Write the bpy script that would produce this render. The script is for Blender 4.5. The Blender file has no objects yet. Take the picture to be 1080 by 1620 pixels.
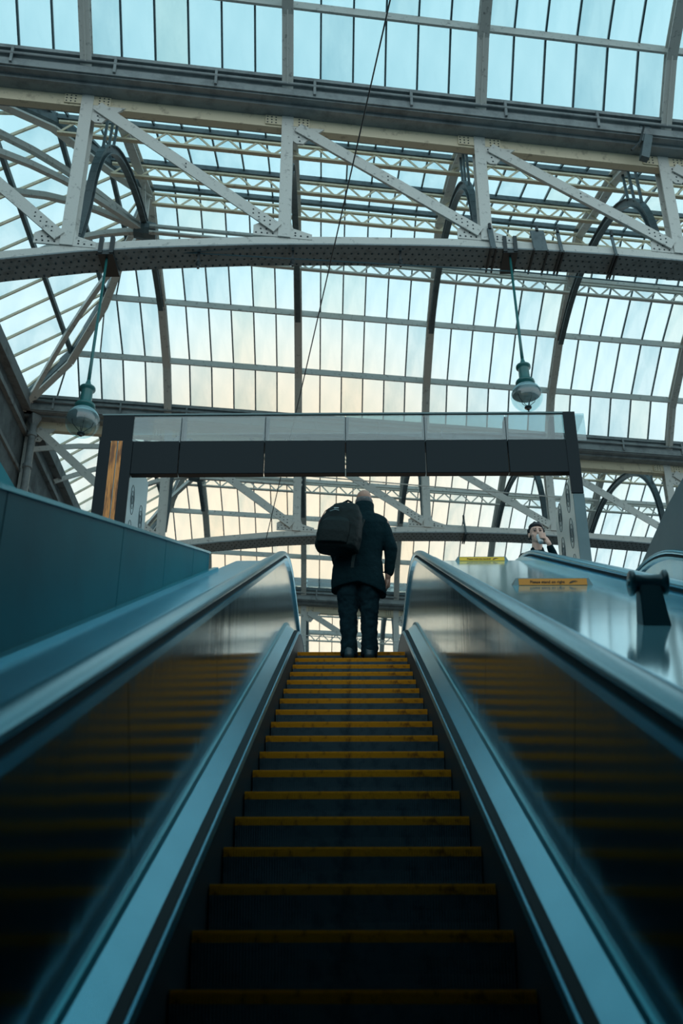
import bpy, bmesh, math, random
from math import sin, cos, tan, pi, radians, atan, atan2, sqrt
from mathutils import Vector, Matrix
random.seed(7)
SC = bpy.context.scene
COL = SC.collection

# ------------------------------------------------------------------ camera, sky, light, exposure
FPX = 1680.0
TH = radians(27.0)                      # pitch of the view and slope of the escalator
YAW = atan(16 / FPX)
cam_d = bpy.data.cameras.new('camera')
cam_d.sensor_fit = 'VERTICAL'; cam_d.sensor_height = 36.0
cam_d.lens = FPX / 1620 * 36.0
cam_d.clip_end = 400; cam_d.clip_start = 0.05
cam_d.dof.use_dof = True; cam_d.dof.focus_distance = 12.0; cam_d.dof.aperture_fstop = 3.2
cam = bpy.data.objects.new('camera', cam_d); COL.objects.link(cam)
cam.location = (0, 0, 0)
cam.rotation_euler = (pi / 2 + TH, 0, YAW)
SC.camera = cam
SC.view_settings.view_transform = 'Standard'; SC.view_settings.look = 'None'
SC.view_settings.exposure = 0.18; SC.view_settings.gamma = 1.0
SC.view_settings.use_curve_mapping = False
SC.cycles.transparent_max_bounces = 24
SC.cycles.max_bounces = 10
SC.cycles.use_denoising = True

world = bpy.data.worlds.new('sky'); SC.world = world; world.use_nodes = True
wn = world.node_tree.nodes; wl = world.node_tree.links; wn.clear()
wo = wn.new('ShaderNodeOutputWorld'); wb = wn.new('ShaderNodeBackground')
wc = wn.new('ShaderNodeTexCoord'); ws = wn.new('ShaderNodeSeparateXYZ')
wr = wn.new('ShaderNodeValToRGB')
wl.new(wc.outputs['Generated'], ws.inputs[0]); wl.new(ws.outputs['Z'], wr.inputs[0])
e = wr.color_ramp.elements
e[0].position = 0.0; e[0].color = (0.10, 0.16, 0.18, 1)
e[1].position = 0.9; e[1].color = (0.34, 0.66, 0.76, 1)
for p_, c_ in ((0.03, (0.55, 0.75, 0.80, 1)), (0.42, (0.84, 0.98, 1.0, 1)), (0.60, (0.72, 0.93, 0.98, 1)), (0.72, (0.46, 0.78, 0.88, 1))):
    n_ = e.new(p_); n_.color = c_
# warm patch where the low sun stands behind thin cloud, straight ahead
wd = wn.new('ShaderNodeVectorMath'); wd.operation = 'DOT_PRODUCT'
gd = Vector((-0.06, cos(radians(25)), sin(radians(25)))).normalized(); wd.inputs[1].default_value = gd
wnm = wn.new('ShaderNodeVectorMath'); wnm.operation = 'NORMALIZE'
wl.new(wc.outputs['Generated'], wnm.inputs[0]); wl.new(wnm.outputs[0], wd.inputs[0])
wg = wn.new('ShaderNodeMapRange'); wg.interpolation_type = 'SMOOTHSTEP'
wg.inputs['From Min'].default_value = cos(radians(15)); wg.inputs['From Max'].default_value = cos(radians(3))
wl.new(wd.outputs['Value'], wg.inputs['Value'])
wm = wn.new('ShaderNodeMix'); wm.data_type = 'RGBA'
wl.new(wg.outputs[0], wm.inputs['Factor']); wl.new(wr.outputs[0], wm.inputs['A']); wm.inputs['B'].default_value = (1.10, 0.88, 0.62, 1)
wl.new(wm.outputs['Result'], wb.inputs['Color']); wb.inputs['Strength'].default_value = 1.15
wl.new(wb.outputs[0], wo.inputs['Surface'])

def area_light(name, loc, rot, sx, sy, power, col):
    l = bpy.data.lights.new(name, 'AREA'); l.shape = 'RECTANGLE'; l.size = sx; l.size_y = sy; l.energy = power; l.color = col
    o = bpy.data.objects.new(name, l); COL.objects.link(o); o.location = loc; o.rotation_euler = rot
    return o
# added warm fill lamp, out of sight on the concourse, shining up into the ironwork
area_light('warm_uplight', (-1.0, 22.0, 4.2), (pi, 0, 0), 14, 5, 110, (1.0, 0.66, 0.36))

# ------------------------------------------------------------------ materials
def nt(m): return m.node_tree.nodes, m.node_tree.links
def mat(name, col, rough=0.5, metal=0.0, noise=None, bump=0.0, bscale=20.0, spec=0.5, stretch=None):
    """noise = (scale, second colour, low, high): patches of a second colour"""
    m = bpy.data.materials.new(name); m.use_nodes = True
    N, L = nt(m); b = N['Principled BSDF']
    b.inputs['Base Color'].default_value = (*col, 1); b.inputs['Roughness'].default_value = rough
    b.inputs['Metallic'].default_value = metal; b.inputs['Specular IOR Level'].default_value = spec
    tc = N.new('ShaderNodeTexCoord'); mp = N.new('ShaderNodeMapping'); L.new(tc.outputs['Object'], mp.inputs[0])
    if stretch: mp.inputs['Scale'].default_value = stretch
    if noise:
        t = N.new('ShaderNodeTexNoise'); t.inputs['Scale'].default_value = noise[0]; t.inputs['Detail'].default_value = 6
        t.inputs['Roughness'].default_value = 0.65
        L.new(mp.outputs[0], t.inputs['Vector'])
        r = N.new('ShaderNodeMapRange'); r.inputs['From Min'].default_value = noise[2]; r.inputs['From Max'].default_value = noise[3]
        L.new(t.outputs['Fac'], r.inputs['Value'])
        x = N.new('ShaderNodeMix'); x.data_type = 'RGBA'; x.inputs['A'].default_value = (*col, 1); x.inputs['B'].default_value = (*noise[1], 1)
        L.new(r.outputs[0], x.inputs['Factor']); L.new(x.outputs['Result'], b.inputs['Base Color'])
    if bump:
        t2 = N.new('ShaderNodeTexNoise'); t2.inputs['Scale'].default_value = bscale; t2.inputs['Detail'].default_value = 3
        L.new(mp.outputs[0], t2.inputs['Vector'])
        bp = N.new('ShaderNodeBump'); bp.inputs['Strength'].default_value = bump; bp.inputs['Distance'].default_value = 0.02
        L.new(t2.outputs['Fac'], bp.inputs['Height']); L.new(bp.outputs[0], b.inputs['Normal'])
    return m

M = {}
M['iron'] = mat('painted_iron', (0.62, 0.62, 0.59), 0.5, 0, (9.0, (0.20, 0.21, 0.21), 0.57, 0.72), 0.15, 30)
M['iron_warm_lit'] = mat('warm_lit_iron', (0.74, 0.64, 0.47), 0.55, 0, (5.0, (0.30, 0.24, 0.17), 0.56, 0.75), 0.12, 30)  # ironwork with the warm light from below put into its colour
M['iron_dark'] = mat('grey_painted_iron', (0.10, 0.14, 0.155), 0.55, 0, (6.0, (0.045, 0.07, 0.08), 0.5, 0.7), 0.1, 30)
M['bar'] = mat('glazing_bar_paint', (0.05, 0.10, 0.12), 0.5)
M['rivet'] = mat('rivet_iron', (0.035, 0.06, 0.07), 0.6)
M['gutter'] = mat('lead_gutter', (0.26, 0.29, 0.30), 0.5, 0, (3.0, (0.14, 0.16, 0.17), 0.45, 0.7), 0.1, 15)
M['black_iron'] = mat('black_iron', (0.015, 0.025, 0.03), 0.5)
M['green'] = mat('lamp_green_enamel', (0.02, 0.13, 0.13), 0.3)
M['masonry'] = mat('sooty_masonry', (0.13, 0.15, 0.155), 0.85, 0, (1.6, (0.05, 0.055, 0.06), 0.42, 0.7), 0.4, 6)
M['stone_trim'] = mat('stone_coping', (0.20, 0.22, 0.225), 0.8, 0, (3, (0.09, 0.09, 0.09), 0.5, 0.7), 0.2, 12)
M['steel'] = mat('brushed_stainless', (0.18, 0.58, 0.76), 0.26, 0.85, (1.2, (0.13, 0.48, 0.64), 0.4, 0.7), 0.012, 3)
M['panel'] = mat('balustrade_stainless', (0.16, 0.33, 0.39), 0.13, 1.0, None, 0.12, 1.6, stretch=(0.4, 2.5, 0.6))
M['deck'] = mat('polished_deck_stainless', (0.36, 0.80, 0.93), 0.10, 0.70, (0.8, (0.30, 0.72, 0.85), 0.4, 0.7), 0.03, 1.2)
M['brush'] = mat('skirt_brush', (0.008, 0.02, 0.024), 0.8)
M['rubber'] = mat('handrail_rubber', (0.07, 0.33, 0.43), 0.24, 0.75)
M['step'] = mat('step_aluminium', (0.11, 0.16, 0.185), 0.5, 0.3, (14, (0.055, 0.085, 0.105), 0.5, 0.7), spec=0.3)
M['yellow'] = mat('yellow_step_paint', (0.56, 0.215, 0.006), 0.6, 0, (16, (0.20, 0.07, 0.01), 0.54, 0.68), 0.1, 60, spec=0.1)
M['teal_panel'] = mat('teal_cladding', (0.002, 0.17, 0.21), 0.5, 0, (1.1, (0.002, 0.13, 0.165), 0.35, 0.7), spec=0.12)
M['edge'] = mat('cladding_edge', (0.06, 0.42, 0.52), 0.25, 0.6)
M['grey_panel'] = mat('grey_cladding', (0.10, 0.17, 0.19), 0.5, 0, (1.2, (0.07, 0.13, 0.15), 0.4, 0.7))
M['black_panel'] = mat('black_fascia', (0.002, 0.010, 0.015), 0.45, 0.0, spec=0.2)
M['col_steel'] = mat('column_stainless', (0.28, 0.42, 0.47), 0.30, 0.9, None, 0.03, 2.0)
M['amber'] = mat('amber_reflection', (0.55, 0.22, 0.05), 0.3, 0.3, (3.0, (0.16, 0.06, 0.02), 0.45, 0.6), stretch=(6, 6, .8))  # orange reflection on the polished column put into the strip colour
M['roller'] = mat('black_teal_enamel', (0.004, 0.040, 0.052), 0.3)
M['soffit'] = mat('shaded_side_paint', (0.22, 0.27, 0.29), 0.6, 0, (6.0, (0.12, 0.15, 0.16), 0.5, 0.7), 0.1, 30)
M['reflector'] = mat('lamp_reflector', (0.40, 0.50, 0.53), 0.35, 0.2)
M['etch'] = mat('etched_line', (0.04, 0.06, 0.07), 0.5)
M['floor'] = mat('concourse_floor', (0.045, 0.06, 0.065), 0.45, 0, (2, (0.03, 0.04, 0.045), 0.4, 0.7))
M['concrete'] = mat('concrete', (0.06, 0.08, 0.09), 0.8, 0, (2, (0.045, 0.06, 0.065), 0.4, 0.7))
M['sign'] = mat('orange_sign_face', (0.80, 0.27, 0.01), 0.45)
M['sign_y'] = mat('yellow_sign_face', (0.85, 0.50, 0.02), 0.45)
M['sign_edge'] = mat('sign_holder_grey', (0.12, 0.18, 0.19), 0.4, 0.5)
M['ink'] = mat('sign_ink', (0.10, 0.05, 0.02), 0.6)
M['coat'] = mat('dark_wool_coat', (0.0015, 0.013, 0.018), 0.9, 0, (40, (0.002, 0.017, 0.022), 0.4, 0.7), 0.3, 30, spec=0.12)
M['bag'] = mat('black_nylon', (0.0015, 0.008, 0.009), 0.65, 0, None, 0.3, 25, spec=0.2)
M['jeans'] = mat('dark_denim', (0.002, 0.014, 0.020), 0.9, 0, (12, (0.005, 0.024, 0.032), 0.45, 0.7), 0.5, 18, spec=0.15)
M['skin'] = mat('skin', (0.40, 0.23, 0.17), 0.5, 0, (14, (0.34, 0.18, 0.13), 0.4, 0.7))
M['pale_skin'] = mat('pale_skin', (0.62, 0.38, 0.30), 0.5)
M['grey_hair'] = mat('grey_stubble', (0.09, 0.10, 0.11), 0.8, 0, (60, (0.16, 0.15, 0.15), 0.45, 0.6))
M['dark_hair'] = mat('dark_hair', (0.012, 0.012, 0.015), 0.45)
M['cup'] = mat('white_paper', (0.75, 0.80, 0.82), 0.5)
M['lips'] = mat('lips', (0.30, 0.10, 0.09), 0.5)
M['shoe'] = mat('dark_shoe', (0.012, 0.03, 0.038), 0.4)
M['red'] = mat('red_piping', (0.16, 0.02, 0.02), 0.6)
M['label_grey'] = mat('pale_badge', (0.25, 0.33, 0.34), 0.5)
M['white_steel'] = mat('white_painted_steel', (0.66, 0.64, 0.58), 0.5)

def glass_mat(name, tint, frost, gloss, streak=0.0):
    m = bpy.data.materials.new(name); m.use_nodes = True
    N, L = nt(m); N.clear(); out = N.new('ShaderNodeOutputMaterial')
    tr = N.new('ShaderNodeBsdfTransparent'); tl = N.new('ShaderNodeBsdfTranslucent'); gl = N.new('ShaderNodeBsdfGlossy')
    tl.inputs['Color'].default_value = (0.85, 0.93, 0.95, 1); gl.inputs['Roughness'].default_value = 0.06
    tr.inputs['Color'].default_value = (*tint, 1)
    if streak:
        tc = N.new('ShaderNodeTexCoord'); mp = N.new('ShaderNodeMapping'); L.new(tc.outputs['Object'], mp.inputs[0])
        mp.inputs['Scale'].default_value = (1.6, 0.5, 0.5)
        t = N.new('ShaderNodeTexNoise'); t.inputs['Scale'].default_value = 1.1; t.inputs['Detail'].default_value = 5
        L.new(mp.outputs[0], t.inputs['Vector'])
        r = N.new('ShaderNodeMapRange'); r.inputs['From Min'].default_value = 0.40; r.inputs['From Max'].default_value = 0.75
        r.inputs['To Max'].default_value = streak
        L.new(t.outputs['Fac'], r.inputs['Value'])
        x = N.new('ShaderNodeMix'); x.data_type = 'RGBA'; x.inputs['A'].default_value = (*tint, 1)
        x.inputs['B'].default_value = (tint[0] * .55, tint[1] * .72, tint[2] * .78, 1)
        L.new(r.outputs[0], x.inputs['Factor']); L.new(x.outputs['Result'], tr.inputs['Color'])
    a = N.new('ShaderNodeMixShader'); a.inputs[0].default_value = frost
    b = N.new('ShaderNodeMixShader'); b.inputs[0].default_value = gloss
    L.new(tr.outputs[0], a.inputs[1]); L.new(tl.outputs[0], a.inputs[2])
    L.new(a.outputs[0], b.inputs[1]); L.new(gl.outputs[0], b.inputs[2]); L.new(b.outputs[0], out.inputs[0])
    return m
M['pane'] = glass_mat('frosted_roof_glass', (0.93, 0.945, 0.945), 0.10, 0.02, 0.25)
M['pane_dusty'] = glass_mat('dusty_roof_glass', (0.88, 0.90, 0.90), 0.12, 0.02, 0.5)
M['pane_warm'] = glass_mat('warm_tinted_roof_glass', (0.93, 0.92, 0.89), 0.12, 0.02, 0.4)  # warm glow beyond the roof tinted into scattered panes
M['fascia_glass'] = glass_mat('fascia_glass', (0.70, 0.83, 0.86), 0.02, 0.12)
M['globe'] = glass_mat('globe_glass', (0.80, 0.93, 0.95), 0.0, 0.13)

# ------------------------------------------------------------------ mesh helpers
def link(name, bm, m, parent=None, smooth=False, loc=None):
    me = bpy.data.meshes.new(name); bmesh.ops.recalc_face_normals(bm, faces=bm.faces[:])
    if loc is not None:
        bmesh.ops.translate(bm, verts=bm.verts[:], vec=-Vector(loc))
    bm.to_mesh(me); bm.free()
    if smooth:
        for p in me.polygons: p.use_smooth = True
    if isinstance(m, (list, tuple)):
        for k in m: me.materials.append(k)
    else: me.materials.append(m)
    o = bpy.data.objects.new(name, me); COL.objects.link(o)
    if loc is not None: o.location = loc
    if parent is not None:
        o.parent = parent
        if loc is not None: o.location = Vector(loc) - Vector(wloc(parent))
        else: o.location = -Vector(wloc(parent))
    return o
WL = {}
def wloc(o):
    v = Vector(o.location); p = o.parent
    while p is not None: v += Vector(p.location); p = p.parent
    return v
def root(name, loc=(0, 0, 0), label=None, cat=None, group=None, kind=None):
    o = bpy.data.objects.new(name, None); COL.objects.link(o); o.location = loc
    return tag(o, label, cat, group, kind)
def tag(o, label=None, cat=None, group=None, kind=None):
    if label: o['label'] = label
    if cat: o['category'] = cat
    if group: o['group'] = group
    if kind: o['kind'] = kind
    return o
def hexa(bm, c):
    v = [bm.verts.new(p) for p in c]
    for f in ((0, 1, 2, 3), (7, 6, 5, 4), (0, 4, 5, 1), (1, 5, 6, 2), (2, 6, 7, 3), (3, 7, 4, 0)):
        bm.faces.new([v[i] for i in f])
def bar(bm, p, q, w, h, up=Vector((0, 0, 1)), off=(0, 0)):
    """box from p to q; w across (side), h along up"""
    p = Vector(p); q = Vector(q); d = (q - p).normalized(); s = d.cross(up)
    if s.length < 1e-4: s = d.cross(Vector((0, 1, 0)))
    s.normalize(); u = s.cross(d).normalized()
    o = s * off[0] + u * off[1]
    c = []
    for e_ in (p, q):
        for a, b in ((-1, -1), (1, -1), (1, 1), (-1, 1)):
            c.append(e_ + o + s * (a * w / 2) + u * (b * h / 2))
    hexa(bm, c)
def box(bm, x0, x1, y0, y1, z0, z1):
    hexa(bm, [Vector(t) for t in ((x0, y0, z0), (x1, y0, z0), (x1, y1, z0), (x0, y1, z0), (x0, y0, z1), (x1, y0, z1), (x1, y1, z1), (x0, y1, z1))])
def tube(bm, pts, r, n=8, cap=True):
    pts = [Vector(p) for p in pts]; rings = []
    rr = r if isinstance(r, (list, tuple)) else [r] * len(pts)
    for i, p in enumerate(pts):
        d = (pts[min(i + 1, len(pts) - 1)] - pts[max(i - 1, 0)]).normalized()
        s = d.cross(Vector((0, 0, 1)))
        if s.length < 0.05: s = d.cross(Vector((0, 1, 0)))
        s.normalize(); u = s.cross(d)
        rings.append([bm.verts.new(p + (s * cos(2 * pi * k / n) + u * sin(2 * pi * k / n)) * rr[i]) for k in range(n)])
    for a, b in zip(rings, rings[1:]):
        for k in range(n): bm.faces.new((a[k], a[(k + 1) % n], b[(k + 1) % n], b[k]))
    if cap: bm.faces.new(rings[0][::-1]); bm.faces.new(rings[-1])
def lathe(bm, prof, c, n=20, axis=Vector((0, 0, 1))):
    """prof: (r, t) along axis"""
    axis = Vector(axis).normalized(); s = axis.cross(Vector((0, 1, 0.01))).normalized(); u = axis.cross(s); c = Vector(c)
    rings = []
    for r, t in prof:
        r = max(r, 1e-4)
        rings.append([bm.verts.new(c + axis * t + (s * cos(2 * pi * k / n) + u * sin(2 * pi * k / n)) * r) for k in range(n)])
    for a, b in zip(rings, rings[1:]):
        for k in range(n): bm.faces.new((a[k], a[(k + 1) % n], b[(k + 1) % n], b[k]))
    bm.faces.new(rings[0][::-1]); bm.faces.new(rings[-1])
def sweep(bm, path, prof, closed_prof=True):
    """path: list of (origin, side, up) frames; prof: list of (s, u)"""
    rings = [[bm.verts.new(o + s * a + u * b) for a, b in prof] for o, s, u in path]
    n = len(prof); m_ = n if closed_prof else n - 1
    for r0, r1 in zip(rings, rings[1:]):
        for k in range(m_): bm.faces.new((r0[k], r0[(k + 1) % n], r1[(k + 1) % n], r1[k]))
    if closed_prof: bm.faces.new(rings[0][::-1]); bm.faces.new(rings[-1])

# ------------------------------------------------------------------ roof frame: a runs along the trusses, b away along the ribs
PSI = radians(8.4)
VA = Vector((cos(PSI), sin(PSI), 0)); VB = Vector((-sin(PSI), cos(PSI), 0)); KS = 0.118; B1 = 14.66
VBs = (VB + VA * KS).normalized()
def P(a, b, z): return VA * (a + KS * (b - B1)) + VB * b + Vector((0, 0, z))
A_WALL = -6.7
POSTS = [-2.73, 0.99, 4.72, 8.46, 12.2, 15.93, 19.66]
VAL = [2.82, 14.66, 26.5, 39.3, 51.3]
PROF = [(0.44, 16.5), (1.29, 17.5), (2.84, 18.35), (4.54, 18.95), (5.92, 19.5)]   # offsets for an 11.84 m bay, near half
def profile(i):
    w = VAL[i + 1] - VAL[i]; k = w / 11.84
    near = [(VAL[i] + o * k, z) for o, z in PROF]
    far = [(VAL[i + 1] - o * k, z) for o, z in PROF][::-1]
    return near, far
def zbot(a):       # upper edge of the cambered lower chord
    pts = [(-6.7, 11.25), (-3.8, 12.05), (-2.53, 12.37), (-1.21, 12.62), (0.44, 12.88), (2.02, 13.07), (3.89, 13.26), (5.57, 13.37), (7.04, 13.43), (8.54, 13.45), (12, 13.38), (15.9, 13.1), (19.7, 12.6)]
    for (x0, y0), (x1, y1) in zip(pts, pts[1:]):
        if a <= x1: return y0 + (y1 - y0) * (a - x0) / (x1 - x0)
    return pts[-1][1]

def gutter(i, a0, a1, parent):
    b = VAL[i]; bm = bmesh.new()
    def seg(b0, b1, z0, z1): hexa(bm, [P(a0, b0, z0), P(a1, b0, z0), P(a1, b1, z0), P(a0, b1, z0), P(a0, b0, z1), P(a1, b0, z1), P(a1, b1, z1), P(a0, b1, z1)])
    seg(b - .46, b + .46, 15.95, 16.02); seg(b - .50, b - .42, 15.98, 16.14); seg(b - .47, b - .42, 16.14, 16.40); seg(b - .52, b - .40, 16.38, 16.46)
    seg(b + .42, b + .50, 15.98, 16.46); seg(b - .30, b + .30, 15.88, 15.95)
    link('gutter', bm, M['gutter'], parent)
    k = 0; a = a0 + .8
    bm = bmesh.new()
    tube(bm, [P(a0, b - .52, 16.24), P(a1, b - .52, 16.24)], 0.035, 6)
    link('gutter_pipe', bm, M['gutter'], parent, True)
    bm = bmesh.new()
    while a < a1:
        bar(bm, P(a, b - .50, 16.02), P(a, b - .50, 16.42), 0.05, 0.09, VB); a += 1.85
    link('gutter_bracket', bm, M['gutter'], parent)

def lattice(b, z, a0, a1, m, parent, hgt=0.34):
    bm = bmesh.new()
    bar(bm, P(a0, b, z), P(a1, b, z), 0.07, 0.05); bar(bm, P(a0, b, z - hgt), P(a1, b, z - hgt), 0.10, 0.05)
    link('lattice_chord', bm, m, parent)
    bm = bmesh.new(); n = int((a1 - a0) / 0.33); st = (a1 - a0) / n
    for k in range(n):
        z0, z1 = (z, z - hgt) if k % 2 else (z - hgt, z)
        bar(bm, P(a0 + k * st, b, z0), P(a0 + (k + 1) * st, b, z1), 0.02, 0.045)
    link('lattice_lacing', bm, m, parent)

PANE_ME = {}
def pane(parent, A, B_, C_, D_, m):
    """glass pane A,B (low edge) C,D (high edge), set in the bars with 8 mm thickness"""
    c = (A + B_ + C_ + D_) / 4; nrm = (B_ - A).cross(D_ - A).normalized() * 0.008
    key = tuple(round(x, 2) for p in (A, B_, C_, D_) for x in (p - c)) + (m.name,)
    if key not in PANE_ME:
        bm = bmesh.new(); q = [p - c for p in (A, B_, C_, D_)]
        hexa(bm, q + [p + nrm for p in q]); me = bpy.data.meshes.new('pane'); bmesh.ops.recalc_face_normals(bm, faces=bm.faces[:]); bm.to_mesh(me); bm.free(); me.materials.append(m)
        PANE_ME[key] = me
    o = bpy.data.objects.new('pane', PANE_ME[key]); COL.objects.link(o); o.parent = parent; o.location = c

RIBW = 0.21
def bay(i, a_max, near_on=True, far_on=True, hip=True, rows_far=4):
    near, far = profile(i); cols = 6
    ribs = [a for a in POSTS if a <= a_max + .01]
    if i == 0: ribs = [POSTS[0] - 3.73] + ribs
    rt_ = root('ceiling', (0, 0, 0), 'glazed roof bay of iron ribs, purlins and glass panes', None, None, 'structure')
    halves = []
    if near_on: halves.append(near)
    if far_on: halves.append(far)
    for hi, pr_ in enumerate(halves):
        isfar = pr_ is far
        rngs = list(zip(pr_, pr_[1:]))
        if isfar: rngs = rngs[4 - rows_far:]
        # purlins
        for k, (b, z) in enumerate(pr_):
            if isfar and k < 4 - rows_far: continue
            if k == 0 and isfar: continue
            apex = (not isfar and k == 4)
            bm = bmesh.new()
            end = POSTS[0]
            if hip and near_on:  # purlins run out to the hip
                fr = (z - 16.5) / 3.0
                end = A_WALL + (POSTS[0] - A_WALL) * fr
            if not hip: end = ribs[0]
            bar(bm, P(end, b, z - .07), P(ribs[-1], b, z - .07), 0.09, 0.13)
            if isfar and k in (2, 3):
                bar(bm, P(end, b - .03, z - .17), P(ribs[-1], b - .03, z - .17), 0.05, 0.05)
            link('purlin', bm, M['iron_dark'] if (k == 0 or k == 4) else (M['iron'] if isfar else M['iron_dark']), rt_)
            if (not isfar and k in (2, 3, 4)) or (isfar and k == 1) or (isfar and i == 3 and k == 2):
                lattice(b, z - (.28 if apex else .2), end + .1, ribs[-1], M['iron_warm_lit'] if k == 4 or not isfar else M['white_steel'], rt_)
        # bars + panes
        if hip and near_on:
            for (b0, z0), (b1, z1) in rngs:
                e0 = A_WALL + (POSTS[0] - A_WALL) * (z0 - 16.5) / 3.0; e1 = A_WALL + (POSTS[0] - A_WALL) * (z1 - 16.5) / 3.0
                if isfar: pass
                st = 3.73 / 6; hi_a = POSTS[0]
                while hi_a > min(e0, e1) + .03:
                    lo_a = hi_a - st
                    x0, x1 = max(lo_a, e0), max(hi_a, e0); y0, y1 = max(lo_a, e1), max(hi_a, e1)
                    if x1 - x0 > .01 or y1 - y0 > .01:
                        pane(rt_, P(min(x0, x1 - .002), b0, z0 + .02), P(x1, b0, z0 + .02), P(y1, b1, z1 + .02), P(min(y0, y1 - .002), b1, z1 + .02), M['pane'] if random.random() < .6 else M['pane_dusty'])
                        if y1 - y0 > .05 and x1 - x0 > .05:
                            bm = bmesh.new(); bar(bm, P(x0, b0, z0), P(y0, b1, z1), 0.035, 0.07); link('glazing_bar', bm, M['bar'], rt_)
                    hi_a = lo_a
        for j in range(len(ribs) - 1):
            for c in range(cols):
                a0 = ribs[j] + (ribs[j + 1] - ribs[j]) * c / cols; a1 = ribs[j] + (ribs[j + 1] - ribs[j]) * (c + 1) / cols
                for (b0, z0), (b1, z1) in rngs:
                    r_ = random.random()
                    m = M['pane'] if r_ < .62 else (M['pane_dusty'] if r_ < .9 else M['pane_warm'])
                    pane(rt_, P(a0 + .01, b0, z0 + .02), P(a1 - .01, b0, z0 + .02), P(a1 - .01, b1, z1 + .02), P(a0 + .01, b1, z1 + .02), m)
                if c:
                    bm = bmesh.new()
                    for (b0, z0), (b1, z1) in rngs: bar(bm, P(a0, b0, z0), P(a0, b1, z1), 0.035, 0.07)
                    link('glazing_bar', bm, M['bar'], rt_)
    # ribs
    for a in ribs:
        bm = bmesh.new(); pts = []
        if near_on: pts += [(b, z - .2) for b, z in near]
        if far_on: pts += [(b, z - .2) for b, z in (far[1:] if near_on else far[4 - rows_far:])]
        for (b0, z0), (b1, z1) in zip(pts, pts[1:]):
            bar(bm, P(a, b0, z0), P(a, b1, z1), 0.025, 0.26)
            bar(bm, P(a, b0, z0 - .13), P(a, b1, z1 - .13), RIBW, 0.025)
            bar(bm, P(a, b0, z0 + .12), P(a, b1, z1 + .12), RIBW, 0.025)
        link('rib', bm, M['iron'], rt_)
    if hip and near_on:
        hip_end(rt_, near, far)
    return rt_

def hip_end(rt_, near, far):
    apex = P(POSTS[0], near[4][0], 19.5)
    bmid = near[4][0]
    lvl = [(b, z) for b, z in near]; lf = far[::-1]
    def aa(z): return A_WALL + (POSTS[0] - A_WALL) * (z - 16.5) / 3.0
    for pr_ in (near, lf):
        bm = bmesh.new()
        for (b0, z0), (b1, z1) in zip(pr_, pr_[1:]):
            bar(bm, P(aa(z0), b0, z0 - .12), P(aa(z1), b1, z1 - .12), 0.14, 0.26)
        link('hip_rafter', bm, M['iron_dark'], rt_)
        bm = bmesh.new()
        for (b0, z0), (b1, z1) in zip(pr_, pr_[1:]):
            bar(bm, P(aa(z0), b0, z0 - .42), P(aa(z1), b1, z1 - .42), 0.20, 0.05)
        link('hip_flange', bm, M['iron'], rt_)
    # purlins of the end slope
    for k in (1, 2, 3):
        b0, z0 = near[k]; b1, z1 = lf[k]; bm = bmesh.new()
        bar(bm, P(aa(z0), b0, z0 - .08), P(aa(z0), b1, z0 - .08), 0.10, 0.14); link('purlin', bm, M['iron_dark'], rt_)
    # rows of panes in the end slope, bars run up the slope
    for k in range(4):
        bn0, z0 = near[k]; bn1, z1 = near[k + 1]; bf0 = lf[k][0]; bf1 = lf[k + 1][0]
        st = 0.75; b = bmid - st * math.floor((bmid - bn0) / st) - st
        while b < bf0:
            lo0, lo1 = max(b, bn0), min(b + st, bf0)
            hi0, hi1 = min(max(b, bn1), bf1), max(min(b + st, bf1), bn1)
            if lo1 - lo0 > .03:
                m = M['pane'] if random.random() < .6 else M['pane_dusty']
                if hi1 < hi0: hi1 = hi0
                if hi1 - hi0 < 1e-3: hi1 = hi0 + 1e-3
                pane(rt_, P(aa(z0), lo1, z0 + .02), P(aa(z0), lo0, z0 + .02), P(aa(z1), hi0, z1 + .02), P(aa(z1), hi1, z1 + .02), m)
                bm = bmesh.new(); bar(bm, P(aa(z0), lo0, z0), P(aa(z1), hi0, z1), 0.04, 0.07); link('glazing_bar', bm, M['iron_warm_lit'], rt_)
            b += st
    # trussed boss under the ridge end with raking struts
    w = VAL[1] - VAL[0]
    bs = P(POSTS[0], bmid, 18.0)
    bm = bmesh.new(); lathe(bm, [(.02, -.30), (.20, -.26), (.24, 0), (.20, .26), (.02, .30)], bs, 10, VA); link('boss_plate', bm, M['iron_dark'], rt_)
    v0 = near[0][0] - .44; v1 = far[-1][0] + .44
    ends = [P(A_WALL, v0 + .4, 16.0), P(A_WALL, v0 + .4, 15.2), P(A_WALL, bmid, 15.6), P(A_WALL, v1 - .4, 16.0), P(A_WALL, bmid - 3, 15.8)]
    for en in ends:
        bm = bmesh.new(); n = 8; pp = []
        for t in range(n + 1):
            u = t / n; q = bs.lerp(en, u) + Vector((0, 0, .55 * sin(pi * u))); pp.append(q)
        for p0, p1 in zip(pp, pp[1:]): bar(bm, p0, p1, 0.12, 0.14)
        link('raking_strut', bm, M['iron'], rt_)
    for dz, db in ((1.3, 0), (1.1, .9), (1.1, -.9)):
        bm = bmesh.new(); bar(bm, bs, P(POSTS[0], bmid + db, 18.0 + dz), .07, .07); link('boss_strut', bm, M['iron'], rt_)
    bm = bmesh.new(); bar(bm, P(POSTS[0] + .15, bmid - .25, 17.95), P(POSTS[1], bmid - .25, 17.95), .08, .07); bar(bm, P(POSTS[0] + .15, bmid - .25, 17.75), P(POSTS[1], bmid - .25, 17.75), .1, .05)
    link('ridge_tie', bm, M['iron'], rt_)

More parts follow.
